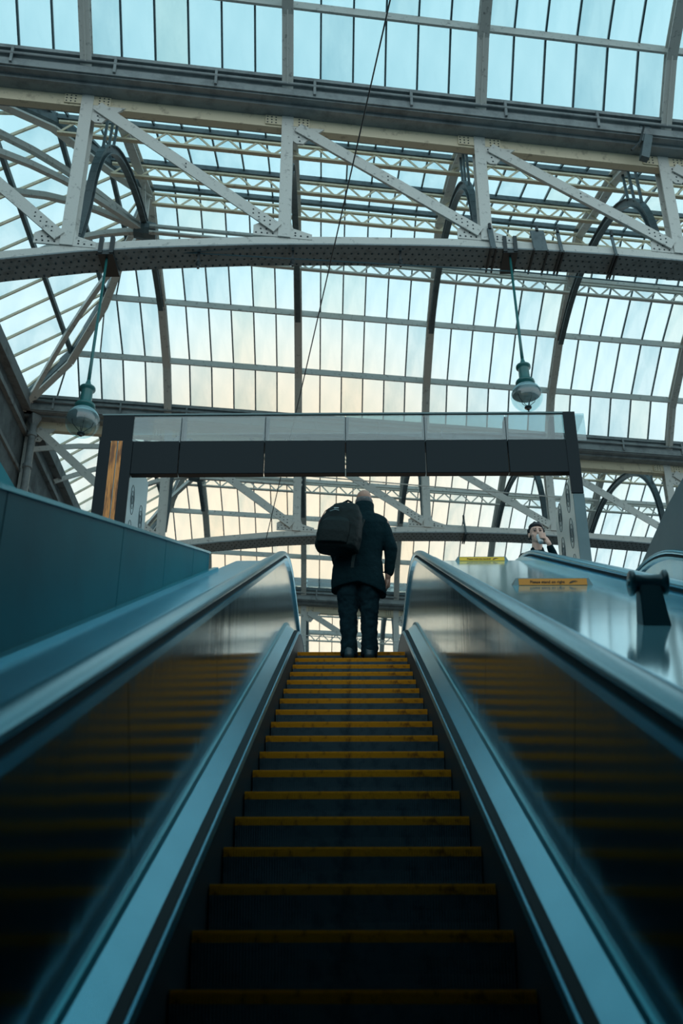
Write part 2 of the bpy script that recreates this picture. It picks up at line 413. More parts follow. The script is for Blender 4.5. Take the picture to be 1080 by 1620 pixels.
def rivets(bm, pts, n, r=.02):
    """low domes at pts facing n"""
    n = Vector(n).normalized(); s = n.cross(Vector((0, 0, 1)));
    if s.length < .1: s = n.cross(Vector((0, 1, 0)))
    s.normalize(); u = n.cross(s)
    for p in pts:
        ring = [bm.verts.new(p + (s * cos(2 * pi * k / 5) + u * sin(2 * pi * k / 5)) * r) for k in range(5)]
        t = bm.verts.new(p + n * r * .9)
        for k in range(5): bm.faces.new((ring[k], ring[(k + 1) % 5], t))

def truss(i, a_max, label, hang_rod=True):
    b = VAL[i]; m = M['iron']
    t = root('roof_truss', tuple(P(0, b, 12.9)), label, 'truss')
    posts = [a for a in POSTS if a <= a_max + .01]
    a0 = A_WALL; a1 = posts[-1]
    # top chord
    bm = bmesh.new(); f = b - .02
    bar(bm, P(a0, f, 15.76), P(a1, f, 15.76), 0.03, 0.30); bar(bm, P(a0, f + .07, 15.62), P(a1, f + .07, 15.62), 0.14, 0.03)
    link('top_chord', bm, M['iron_warm_lit'], t)
    # splice plates and rivets
    rv = bmesh.new()
    for a in posts:
        bm = bmesh.new(); bar(bm, P(a - .42, f - .03, 15.76), P(a + .42, f - .03, 15.76), 0.03, 0.22); link('splice_plate', bm, M['iron_warm_lit'], t)
        rivets(rv, [P(a + dx, f - .047, 15.76 + dz) for dx in (-.38, -.30, -.22, .22, .30, .38) for dz in (-.07, 0, .07)], -VB, .018)
    # bottom chord, a cambered box
    segs = []; a = a0
    while a < a1 - .01: segs.append(a); a += .6
    segs.append(a1)
    bm = bmesh.new(); so = bmesh.new()
    pr0 = None
    for x0, x1 in zip(segs, segs[1:]):
        z0, z1 = zbot(x0), zbot(x1)
        hexa(bm, [P(x0, b - .04, z0 - .17), P(x1, b - .04, z1 - .17), P(x1, b, z1 - .17), P(x0, b, z0 - .17), P(x0, b - .04, z0), P(x1, b - .04, z1), P(x1, b, z1), P(x0, b, z0)])
        hexa(bm, [P(x0, b + .44, z0 - .17), P(x1, b + .44, z1 - .17), P(x1, b + .48, z1 - .17), P(x0, b + .48, z0 - .17), P(x0, b + .44, z0 + .1), P(x1, b + .44, z1 + .1), P(x1, b + .48, z1 + .1), P(x0, b + .48, z0 + .1)])
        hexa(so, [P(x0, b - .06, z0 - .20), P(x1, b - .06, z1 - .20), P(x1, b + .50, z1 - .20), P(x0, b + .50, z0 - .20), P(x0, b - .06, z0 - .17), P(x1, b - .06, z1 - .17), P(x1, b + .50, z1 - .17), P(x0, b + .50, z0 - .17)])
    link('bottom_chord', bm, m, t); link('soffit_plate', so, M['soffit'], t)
    rs = bmesh.new()
    x = a0 + .1
    while x < a1:
        rivets(rs, [P(x + (.06 if k % 2 else 0), b + .03 + k * .14, zbot(x) - .20) for k in range(4)], (0, 0, -1), .024)
        x += .125
    o = link('soffit_rivet', rs, M['rivet'], t); o['kind'] = 'stuff'
    # posts
    for a in [A_WALL + .15] + posts:
        zb = zbot(a); bm = bmesh.new()
        bar(bm, P(a, b - .06, zb - .02), P(a, b - .06, 15.9), 0.22, 0.03, VB)
        bar(bm, P(a, b + .06, zb - .02), P(a, b + .06, 15.9), 0.03, 0.22, VB)
        bar(bm, P(a, b + .18, zb - .02), P(a, b + .18, 15.9), 0.22, 0.03, VB)
        link('post', bm, m, t)
        bm = bmesh.new(); bar(bm, P(a, b - .10, zb - .10), P(a, b - .10, zb + .28), 0.5, 0.02, VB); 
        # foot gusset is a trapezoid
        bm.free(); bm = bmesh.new()
        q = [(-.55, -.02), (.50, -.02), (.50, .10), (.16, .20), (.12, .34), (-.14, .34), (-.30, .36), (-.55, .20)]
        fr = [bm.verts.new(P(a + x_, b - .05, zb + z_)) for x_, z_ in q]; bk = [bm.verts.new(P(a + x_, b - .02, zb + z_)) for x_, z_ in q]
        bm.faces.new(fr); bm.faces.new(bk[::-1])
        for k in range(8): bm.faces.new((fr[k], fr[(k + 1) % 8], bk[(k + 1) % 8], bk[k]))
        link('gusset_plate', bm, m, t)
        rivets(rv, [P(a + x_, b - .052, zb + z_) for x_, z_ in ((-.5, .04), (-.4, .04), (-.3, .04), (-.2, .04), (.2, .04), (.3, .04), (.42, .04), (-.42, .13), (-.32, .13), (-.24, .2), (-.34, .22), (-.2, .28), (.2, .1))], -VB, .02)
        # upper gusset for the diagonal
        bm = bmesh.new(); q = [(.0, 15.65), (.62, 15.65), (.34, 15.38), (.22, 15.22), (.10, 15.22), (.0, 15.3)]
        fr = [bm.verts.new(P(a + x_ + .08, b - .06, z_)) for x_, z_ in q]; bk = [bm.verts.new(P(a + x_ + .08, b - .02, z_)) for x_, z_ in q]
        bm.faces.new(fr); bm.faces.new(bk[::-1])
        for k in range(6): bm.faces.new((fr[k], fr[(k + 1) % 6], bk[(k + 1) % 6], bk[k]))
        link('gusset_plate', bm, M['iron'], t)
        rivets(rv, [P(a + x_ + .08, b - .062, z_) for x_, z_ in ((.08, 15.58), (.2, 15.58), (.32, 15.58), (.12, 15.48), (.24, 15.48), (.14, 15.38), (.26, 15.4), (.16, 15.28))], -VB, .02)
    # diagonals, top of each bay down to the next post's foot
    pl = [A_WALL + .15] + posts
    for x0, x1 in zip(pl, pl[1:]):
        bm = bmesh.new(); p0 = P(x0 + .2, b - .09, 15.6); p1 = P(x1 - .12, b - .09, zbot(x1) + .14)
        bar(bm, p0, p1, 0.025, 0.23, Vector((0, 0, 1))); bar(bm, p0 + VB * .08, p1 + VB * .08, 0.14, 0.02)
        link('diagonal', bm, m, t)
        d = (p1 - p0); rivets(rv, [p0 + d * s_ - VB * .014 + Vector((0, 0, o_)) for s_ in (.5, .87, .90, .93, .96) for o_ in (-.04, .05)], -VB, .018)
    o = link('rivet', rv, M['rivet'], t); o['kind'] = 'stuff'
    # arch brackets springing from the foot of each post into the bay behind
    for a in posts:
        bm = bmesh.new(); pts = [(.55, 13.0), (.85, 13.9), (1.0, 15.1), (1.45, 16.1), (2.3, 16.95), (3.4, 17.55), (4.8, 18.0), (6.1, 18.22), (7.4, 18.25), (8.9, 17.95)]
        pts = [(x_, max(z_, zbot(a) - .05)) if k == 0 else (x_, z_) for k, (x_, z_) in enumerate(pts)]
        # smooth
        for _ in range(2):
            npt = [pts[0]]
            for (x0, z0), (x1, z1) in zip(pts, pts[1:]): npt += [(x0 * .75 + x1 * .25, z0 * .75 + z1 * .25), (x0 * .25 + x1 * .75, z0 * .25 + z1 * .75)]
            npt.append(pts[-1]); pts = npt
        for (x0, z0), (x1, z1) in zip(pts, pts[1:]):
            bar(bm, P(a, b + x0, z0), P(a, b + x1, z1), 0.025, 0.16); bar(bm, P(a, b + x0, z0), P(a, b + x1, z1), 0.14, 0.025, off=(0, -.08))
            bar(bm, P(a, b + x0, z0), P(a, b + x1, z1), 0.14, 0.02, off=(0, .08))
        link('arch_bracket', bm, M['iron_dark'], t)
        for x_, z0, z1 in ((1.75, 16.45, 17.45), (2.1, 16.8, 17.65), (1.35, 15.95, 17.2)):
            bm = bmesh.new(); bar(bm, P(a, b + x_, z0), P(a, b + x_ + .1, z1), .05, .05); link('bracket_strut', bm, M['iron_dark'], t)
    # conduit under the chord
    if hang_rod:
        bm = bmesh.new(); tube(bm, [P(-1.9 + k * .8, b + .1, 12.45 + .035 * min(k, 9) - (.0)) for k in range(int((a1 + 1.9) / .8))], .014, 5)
        link('conduit', bm, M['bar'], t)
        for a in (-.5, 1.15, 3.1):
            bm = bmesh.new(); bar(bm, P(a, b + .1, zbot(a) - .19), P(a, b + .1, zbot(a) - .55), .04, .04); lathe(bm, [(.03, -.05), (.05, 0), (.03, .05)], P(a, b + .1, zbot(a) - .45), 8)
            link('conduit_clip', bm, M['black_iron'], t)
    else:
        bm = bmesh.new(); tube(bm, [P(-.2 + k * 1.0, b - .35, 14.55 - k * .02) for k in range(11)], .018, 5); link('conduit', bm, M['iron'], t)
    return t

# ------------------------------------------------------------------ large structure: hall
for nm, a, label in (('wall_west', A_WALL, 'sooty stone hall wall under the end of the glazed roof'),):
    r_ = root(nm, (0, 0, 0), label, None, None, 'structure')
    bm = bmesh.new(); hexa(bm, [P(a - .6, 6, 3.7), P(a, 6, 3.7), P(a, 52, 3.7), P(a - .6, 52, 3.7), P(a - .6, 6, 16.3), P(a, 6, 16.3), P(a, 52, 16.3), P(a - .6, 52, 16.3)])
    link('masonry', bm, M['masonry'], r_)
    for z0, z1, d_ in ((15.95, 16.35, .22), (15.35, 15.5, .12), (14.2, 14.32, .06)):
        bm = bmesh.new(); hexa(bm, [P(a, 6, z0), P(a + d_, 6, z0), P(a + d_, 52, z0), P(a, 52, z0), P(a, 6, z1), P(a + d_, 6, z1), P(a + d_, 52, z1), P(a, 52, z1)])
        link('coping' if z0 > 15.9 else 'string_course', bm, M['stone_trim'], r_)

bay(0, 12.2, near_on=False, far_on=True, hip=False, rows_far=2)
bay(1, 15.93)
bay(2, 19.66)
bay(3, 12.2, hip=False)
gr = root('trim_1', (0, 0, 0), 'lead lined valley gutters above the trusses', None, None, 'structure')
for i_, am in ((1, 15.93), (2, 19.66), (3, 19.66)): gutter(i_, A_WALL, am, gr)
truss(1, 12.2, 'nearest riveted iron roof truss, from which both globe lamps hang')
truss(2, 15.93, 'middle riveted roof truss seen just above the standing man and behind the portal', False)
truss(3, 15.93, 'farthest riveted roof truss, seen low behind the legs of the standing man', False)

# ------------------------------------------------------------------ escalator frame
N0 = -1.30; DK = 10.7; RK = 2.6
ZF = DK * sin(TH) + N0 * cos(TH)        # level of the upper landing
U = Vector((0, cos(TH), sin(TH))); NN = Vector((0, -sin(TH), cos(TH)))
K0 = U * DK + NN * N0
def E(x, h, d): return U * d + NN * (N0 + h) + Vector((x, 0, 0))
CEN = K0 + Vector((0, RK * tan(TH / 2), -RK))       # centre of the upper bend
def path_h(h, d0, y_end):
    """frames along the nosing line offset by h: incline, bend, level"""
    out = []; n = Vector((1, 0, 0)); dt = DK - RK * tan(TH / 2)
    ds = [d0 + (dt - d0) * k / 12 for k in range(12)]
    for d in ds: out.append((E(0, h, d), n, NN.copy()))
    for k in range(9):
        ang = TH * (1 - k / 8); nn = Vector((0, -sin(ang), cos(ang))); out.append((CEN + nn * (RK + h), n, nn))
    out.append((Vector((0, y_end, ZF + h)), n, Vector((0, 0, 1))))
    return out
Y_NEWEL = 12.1

def balustrade(side, xc, parent, d0=-2.5, hx=.64, detail=True):
    """side -1 left, +1 right of the centre line xc"""
    def prof(pts): return [(xc + side * a, b) for a, b in pts]
    def sw(name, pts, m, smooth=False, de=None, d_=d0, ye=Y_NEWEL):
        bm = bmesh.new(); sweep(bm, path_h(0, d_, ye), prof(pts)); return link(name, bm, m, parent, smooth)
    sw('skirt', [(.505, -.30), (.525, -.30), (.525, .15), (.505, .15)], M['black_iron'])
    sw('skirt_lip', [(.500, .128), (.522, .128), (.524, .152), (.506, .152)], M['steel'])
    sw('brush_strip', [(.512, .150), (.548, .150), (.548, .164), (.520, .158)], M['brush'])
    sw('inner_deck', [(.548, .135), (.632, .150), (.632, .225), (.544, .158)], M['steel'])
    sw('deck_bead', [(.618, .215), (.634, .215), (.634, .24), (.622, .238)], M['edge'])
    # interior panels with open joints
    fr = path_h(0, d0, Y_NEWEL)
    dt = DK - RK * tan(TH / 2)
    js = [d0, 1.05, 3.05, 5.05, 7.05, 9.05]
    for k, j in enumerate(js):
        bm = bmesh.new()
        if k < len(js) - 1: pth = [(E(0, 0, j + .004), Vector((1, 0, 0)), NN), (E(0, 0, js[k + 1] - .004), Vector((1, 0, 0)), NN)]
        else: pth = [f_ for f_ in path_h(0, j + .004, Y_NEWEL)][11:]; pth = [(E(0, 0, j + .004), Vector((1, 0, 0)), NN)] + pth[1:]
        sweep(bm, pth, prof([(.634, .22), (.654, .22), (.662, .845), (.642, .845)]))
        link('side_panel', bm, M['panel'], parent)
    # rail base: ridged stainless capping
    sw('rail_base', [(.618, .835), (.70, .835), (.70, .87), (.618, .862)], M['steel'])
    sw('rail_groove', [(.628, .862), (.695, .862), (.692, .885), (.632, .885)], M['brush'])
    # handrail, rounded section, wrapping round the newel
    n = 14; hp = [(.662 + .047 * cos(2 * pi * k / n), .905 + .026 * sin(2 * pi * k / n)) for k in range(n)]
    pth = path_h(0, d0, Y_NEWEL)
    o_ = Vector((0, Y_NEWEL, ZF + .905 - .33))
    bm = bmesh.new()
    full = pth + []
    for k in range(1, 11):
        ang = -pi * k / 10; up = Vector((0, sin(-ang), cos(ang)))
        full.append((o_ + up * (.33) - up * .905, Vector((1, 0, 0)), up))
    rings = [[bm.verts.new(o + s * a + u * b) for a, b in prof(hp)] for o, s, u in full]
    for r0, r1 in zip(rings, rings[1:]):
        for k in range(n): bm.faces.new((r0[k], r0[(k + 1) % n], r1[(k + 1) % n], r1[k]))
    bm.faces.new(rings[0][::-1]); bm.faces.new(rings[-1])
    link('handrail', bm, M['rubber'], parent, True)
    # newel end panel
    bm = bmesh.new(); c = [(Y_NEWEL - .01, ZF + .22), (Y_NEWEL - .01, ZF + .86)]
    pts = [(Y_NEWEL - .01, ZF + .05), (Y_NEWEL - .01, ZF + .85)] + [(Y_NEWEL + .29 * sin(pi * k / 10), ZF + .56 + .29 * cos(pi * k / 10)) for k in range(11)] + [(Y_NEWEL + .05, ZF + .05)]
    a_ = [bm.verts.new((xc + side * .634, y, z)) for y, z in pts]; b_ = [bm.verts.new((xc + side * .69, y, z)) for y, z in pts]
    bm.faces.new(a_); bm.faces.new(b_[::-1])
    for k in range(len(pts)): bm.faces.new((a_[k], a_[(k + 1) % len(pts)], b_[(k + 1) % len(pts)], b_[k]))
    link('newel', bm, M['panel'], parent)

def step_meshes():
    ribs = 100; w = 1.0 / ribs
    prof_r = [(0.0, -.037), (.006, -.056), (.016, -.085), (.024, -.125), (.028, -.17), (.026, -.205)]
    prof_y = [(0.022, 0.0), (0.0, -.001), (-.001, -.010), (0.0, -.037)]
    def build(prof, d):
        bm = bmesh.new()
        for k in range(ribs):
            x0 = -.5 + k * w
            cols_ = [(x0, d), (x0 + w * .32, d), (x0 + w * .32, 0), (x0 + w, 0), (x0 + w, d)]
            # ridge proud of a groove: rib front at 0, groove set back by d
            rr = [[bm.verts.new((x, y + dd, z)) for x, dd in cols_] for y, z in prof]
            for r0, r1 in zip(rr, rr[1:]):
                for c in range(4): bm.faces.new((r0[c], r0[c + 1], r1[c + 1], r1[c]))
        return bm
    return build(prof_r, .010), build(prof_y, .006)
def mesh_from(bm, name, m):
    me = bpy.data.meshes.new(name); bm.normal_update(); bm.to_mesh(me); bm.free(); me.materials.append(m); return me
_r, _y = step_meshes()
me_riser = mesh_from(_r, 'step', M['step']); me_stripe = mesh_from(_y, 'nosing_stripe', M['yellow'])
bm = bmesh.new(); box(bm, -.5, .5, .022, .40, -.03, -.001); me_tread = mesh_from(bm, 'tread', M['step'])
for f_ in (me_riser,): pass
DSTEP = 0.411
def steps(parent, xc, count=26, label_first=True):
    """nosings follow the incline and flatten through the bend"""
    dt = DK - RK * tan(TH / 2); L = 0
    for k in range(count):
        d = 9.88 + (2 - k) * DSTEP
        p = E(0, 0, d)
        if d > 9.9: p.y = 9.39 + (d - 9.88) * cos(TH); p.z = min(ZF, .349 * p.y)
        o = bpy.data.objects.new('step', me_riser); COL.objects.link(o); o.parent = parent
        o.location = Vector((xc, p.y, p.z)) - parent.location
        for nm, me in (('nosing_stripe', me_stripe), ('tread', me_tread)):
            c = bpy.data.objects.new(nm, me); COL.objects.link(c); c.parent = o
        
esc = root('escalator', (0, 9, 2.5), 'upward escalator with yellow edged steps carrying the man in the dark coat', 'escalator')
balustrade(-1, 0, esc); balustrade(1, 0, esc); steps(esc, 0)
XC2 = 2.42
esc2 = root('escalator', (XC2, 9, 2.5), 'neighbouring escalator beyond the shiny deck, with the drinking woman at its top', 'escalator')
balustrade(-1, XC2, esc2); balustrade(1, XC2, esc2); steps(esc2, XC2, 16)
# comb plate and landing of both
for xc, par in ((0, esc), (XC2, esc2)):
    bm = bmesh.new(); box(bm, xc - .5, xc + .5, 10.75, 12.6, ZF - .05, ZF + .005); link('comb_plate', bm, M['step'], par)
    bm = bmesh.new(); sweep(bm, [(E(xc, -.45, -2.5), Vector((1, 0, 0)), NN), (E(xc, -.45, 9.6), Vector((1, 0, 0)), NN)], [(-.52, 0), (.52, 0), (.52, .05), (-.52, .05)]); link('truss_pan', bm, M['brush'], par)

# ------------------------------------------------------------------ decks and parapets of the escalator well
def slope_box(name, x0, x1, h0, h1, d0, d1, m, parent, level=False, smooth=False):
    bm = bmesh.new()
    pth = path_h(0, d0, 12.1) if level else [(E(0, 0, d0), Vector((1, 0, 0)), NN), (E(0, 0, d1), Vector((1, 0, 0)), NN)]
    sweep(bm, pth, [(x0, h0), (x1, h0), (x1, h1), (x0, h1)])
    return link(name, bm, m, parent, smooth)
md = root('deck_cladding', (1.25, 5, 2), 'polished metal deck between the two escalators, carrying signs and a black roller', 'cladding')
for a_, b_ in ((.712, .80),): slope_box('trim_strip', a_, b_, .80, .872, -2.5, 12, M['steel'], md, True)
slope_box('trim_strip', .80, .825, .80, .850, -2.5, 12, M['black_iron'], md, True)
js = [-2.5, .6, 2.75, 5.05, 7.35, 9.4]
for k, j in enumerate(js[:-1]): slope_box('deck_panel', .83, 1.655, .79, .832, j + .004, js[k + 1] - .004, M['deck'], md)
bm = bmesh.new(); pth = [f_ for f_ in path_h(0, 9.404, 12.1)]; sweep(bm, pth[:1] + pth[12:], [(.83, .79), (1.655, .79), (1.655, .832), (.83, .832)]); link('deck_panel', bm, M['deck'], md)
slope_box('trim_strip', 1.655, 1.705, .79, .868, -2.5, 12, M['steel'], md, True)
slope_box('deck_side', .70, .72, .10, .80, -2.5, 12, M['black_iron'], md, True)
# left capping beside the near parapet
ld = root('deck_cladding', (-.9, 5, 2), 'narrow stainless capping between the escalator and the teal parapet', 'cladding')
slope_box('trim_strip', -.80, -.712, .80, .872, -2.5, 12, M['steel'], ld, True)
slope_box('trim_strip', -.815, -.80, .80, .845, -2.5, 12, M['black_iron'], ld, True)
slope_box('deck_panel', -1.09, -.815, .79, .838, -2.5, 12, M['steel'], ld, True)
slope_box('trim_strip', -1.10, -1.06, .838, .862, -2.5, 8.5, M['edge'], ld)

# near teal parapet, tapering down to the deck; vertical joints
wp = root('wall_left', (0, 0, 0), 'tapering teal clad parapet beside the escalator', None, None, 'structure')
XP = -1.10
def ptop(d):
    # camera-frame height of the slanting top edge above the sight axis, as a real slope of 22.6 degrees
    y1 = 8.4 * cos(TH) + .33 * sin(TH); z1 = 8.4 * sin(TH) - .33 * cos(TH)
    return lambda y: z1 + (y - y1) * tan(radians(22.4))
pt = ptop(0)
def deckz(y): return (y * sin(TH) + (N0 + .83)) / cos(TH)      # height of the sloping deck surface at y
yj = [-2.0, 1.3, 3.0, 4.62, 5.72, 6.75, 7.44, 7.52]
for k in range(len(yj) - 1):
    a_, b_ = yj[k] + .005, yj[k + 1] - .005
    bm = bmesh.new()
    hexa(bm, [Vector(v) for v in ((XP - .12, a_, deckz(a_) - .6), (XP, a_, deckz(a_) - .6), (XP, b_, deckz(b_) - .6), (XP - .12, b_, deckz(b_) - .6),
                                  (XP - .12, a_, pt(a_)), (XP, a_, pt(a_)), (XP, b_, pt(b_)), (XP - .12, b_, pt(b_)))])
    link('panel', bm, M['teal_panel'], wp)
bm = bmesh.new(); bar(bm, Vector((XP - .06, -2, pt(-2) + .008)), Vector((XP - .06, 7.52, pt(7.52) + .008)), .14, .016); link('capping', bm, M['edge'], wp)

# outer parapets of the well at concourse level
for nm, x0, x1, yend, lab in (('wall_left_outer', -3.42, -3.28, 10.6, 'teal parapet of the stairwell beyond the near tapering one'), ('wall_right', 3.20, 3.34, 10.75, 'plain grey parapet beyond the second escalator')):
    r_ = root(nm, (0, 0, 0), lab, None, None, 'structure')
    bm = bmesh.new(); q = [(-8, ZF - 3), (yend, ZF - 3), (yend, 4.80), (yend - 1.2, 4.93), (-8, 5.1)]
    f0 = [bm.verts.new((x0, y, z)) for y, z in q]; f1 = [bm.verts.new((x1, y, z)) for y, z in q]
    bm.faces.new(f0); bm.faces.new(f1[::-1])
    for k in range(5): bm.faces.new((f0[k], f0[(k + 1) % 5], f1[(k + 1) % 5], f1[k]))
    link('panel', bm, M['teal_panel'] if x0 < 0 else M['grey_panel'], r_)
# concourse floor round the well, lower hall behind the viewer
bm = bmesh.new(); box(bm, -12, 30, 12.3, 60, ZF - .4, ZF - .002); box(bm, -12, -3.42, -14, 12.3, ZF - .4, ZF - .002); box(bm, 3.34, 30, -14, 12.3, ZF - .4, ZF - .002)
box(bm, -3.42, -.72, 10.9, 12.3, ZF - .4, ZF - .002)
box(bm, -3.42, 3.34, -14, 2.42, ZF - .4, ZF - .002)  # unseen slab above the viewer, extended forward to darken the lower steps
link('floor', bm, M['floor'])['kind'] = 'structure'
bm = bmesh.new(); box(bm, -3.28, 3.20, -14, 1.0, -4.3, -4.1); link('floor.001', bm, M['concrete'])['kind'] = 'structure'
bm = bmesh.new(); box(bm, -3.42, -3.28, -14, 12, -4.3, ZF - 1.5); box(bm, 3.20, 3.34, -14, 12, -4.3, ZF - 1.5); link('wall_well', bm, M['concrete'])['kind'] = 'structure'
bm = bmesh.new(); box(bm, -3.28, 3.20, -14.2, -14, -4.3, ZF); link('wall_rear', bm, M['concrete'])['kind'] = 'structure'
# skin of the well floor under the outer strips
r_ = bmesh.new(); sweep(r_, [(E(0, .3, -2.5), Vector((1, 0, 0)), NN), (E(0, .3, 10.3), Vector((1, 0, 0)), NN)], [(-3.27, 0), (-1.24, 0), (-1.24, .05), (-3.27, .05)]); link('wall_well.001', r_, M['concrete'])['kind'] = 'structure'

# ------------------------------------------------------------------ signs on the deck
def text_mesh(txt, size, m, parent, mtx, name='lettering', ext=.0012):
    c = bpy.data.curves.new(name, 'FONT'); c.body = txt; c.size = size; c.align_x = 'LEFT'; c.extrude = ext; c.offset = size * .012
    o = bpy.data.objects.new(name, c); COL.objects.link(o)
    bpy.context.view_layer.update()
    me = bpy.data.meshes.new_from_object(o.evaluated_get(bpy.context.evaluated_depsgraph_get()))
    bpy.data.objects.remove(o); me.name = name; me.materials.clear(); me.materials.append(m)
    q = bpy.data.objects.new(name, me); COL.objects.link(q); q.parent = parent; q.matrix_local = mtx; return q
HAND = [(0, 0), (.25, .05), (.45, .22), (.62, .34), (.80, .30), (.70, .46), (.98, .40), (1.02, .50), (.72, .62), (.45, .60), (.30, .50), (.1, .30)]
def deck_sign(d, x0, x1, txt, m, label, tsz, htop=.052):
    p = E(0, .832, d); t = root('safety_sign', (0.5 * (x0 + x1), p.y, p.z), label, 'sign', 'yellow safety signs on the deck')
    w = x1 - x0; 
    rot = Matrix.Rotation(0, 4, 'X')
    # wedge holder: front face leans back, ends bevelled
    bm = bmesh.new(); c = [(-w / 2, 0, -.02), (w / 2, 0, -.02), (w / 2, .10, .03), (-w / 2, .10, .03), (-w / 2 + .03, .012, htop), (w / 2 - .03, .012, htop), (w / 2 - .03, .06, htop), (-w / 2 + .03, .06, htop)]
    v = [bm.verts.new(q) for q in c]
    for f in ((0, 1, 2, 3), (7, 6, 5, 4), (0, 4, 5, 1), (1, 5, 6, 2), (2, 6, 7, 3), (3, 7, 4, 0)): bm.faces.new([v[i] for i in f])
    me = bpy.data.meshes.new('holder'); bmesh.ops.recalc_face_normals(bm, faces=bm.faces[:]); bm.to_mesh(me); bm.free(); me.materials.append(M['sign_edge'])
    o = bpy.data.objects.new('holder', me); COL.objects.link(o); o.parent = t
    th = atan2(htop + .02, .012)
    bm = bmesh.new(); q0 = w / 2 - .045
    hexa(bm, [Vector(k) for k in ((-q0, .004 - .003, 0.004), (q0, .001, 0.004), (q0, .004, .004), (-q0, .004, .004), (-q0, .007, htop - .006), (q0, .007, htop - .006), (q0, .012, htop - .006), (-q0, .012, htop - .006))])
    f = link('sign_face', bm, m, None); f.parent = t; f.location = (0, 0, 0)
    mt = Matrix.Translation((-q0 + .07, .0012, htop * .30)) @ Matrix.Rotation(pi / 2 - .12, 4, 'X')
    text_mesh(txt, tsz, M['ink'], f, mt)
    bm = bmesh.new(); hx = q0 - .115; s_ = .055
    vs = [bm.verts.new((hx + a * s_, .0016 + b * s_ * .12, htop * .24 + b * s_ * .62)) for a, b in HAND]; bm.faces.new(vs)
    r = bmesh.ops.extrude_face_region(bm, geom=bm.faces[:]); bmesh.ops.translate(bm, verts=[e for e in r['geom'] if isinstance(e, bmesh.types.BMVert)], vec=(0, -.0015, 0))
    h = link('hand_symbol', bm, M['ink'], None); h.parent = f; h.location = (0, 0, 0)
    return t
deck_sign(6.70, 1.015, 1.535, 'Please stand on right', M['sign'], 'orange safety sign reading Please stand on right, halfway up the shiny deck', .026, .056)
deck_sign(10.05, .985, 1.500, 'Please hold the handrail', M['sign_y'], 'yellow safety sign reading Please hold the handrail, at the top of the shiny deck', .0235, .05)
# small framed notice behind the top sign
nb = root('notice_board', (1.15, 11.3, ZF), 'small pale framed notice behind the top yellow sign', 'notice')
bm = bmesh.new(); box(bm, .98, 1.34, 11.30, 11.315, 4.72, 4.88); link('notice_face', bm, M['cup'], nb)
bm = bmesh.new()
for q in ((.97, 1.35, 4.87, 4.885), (.97, 1.35, 4.715, 4.73), (.97, .985, 4.715, 4.885), (1.335, 1.35, 4.715, 4.885)): box(bm, q[0], q[1], 11.29, 11.32, q[2], q[3])
box(bm, 1.14, 1.17, 11.30, 11.32, ZF + .83, 4.72)
link('notice_frame', bm, M['sign_edge'], nb)
# roller on a bracket
pb = E(1.245, .832, 4.38)
rl = root('roller', tuple(pb), 'black spool shaped roller on an upright bracket, on the shiny deck', 'roller')
bm = bmesh.new(); c = pb + Vector((0, .0, 0))
hexa(bm, [c + Vector(v) for v in ((-.055, -.045, -.04), (.062, -.045, -.04), (.062, .06, .01), (-.055, .06, .01), (-.042, -.025, .20), (.042, -.025, .20), (.042, .035, .20), (-.042, .035, .20))])
bmesh.ops.bevel(bm, geom=bm.edges[:], offset=.005, segments=2, affect='EDGES'); link('bracket', bm, M['roller'], rl)
bm = bmesh.new(); ax = Vector((1, -.05, 0.0))
lathe(bm, [(.02, -.078), (.048, -.078), (.054, -.074), (.054, -.062), (.046, -.056), (.036, -.050), (.034, 0), (.036, .050), (.046, .056), (.054, .062), (.054, .074), (.048, .078), (.02, .078)], pb + Vector((0, 0, .185)), 28, ax)
link('spool', bm, M['roller'], rl, True)
bm = bmesh.new(); lathe(bm, [(.001, -.086), (.016, -.086), (.018, -.078), (.018, .078), (.016, .086), (.001, .086)], pb + Vector((0, 0, .185)), 14, ax); link('axle', bm, M['sign_edge'], rl)

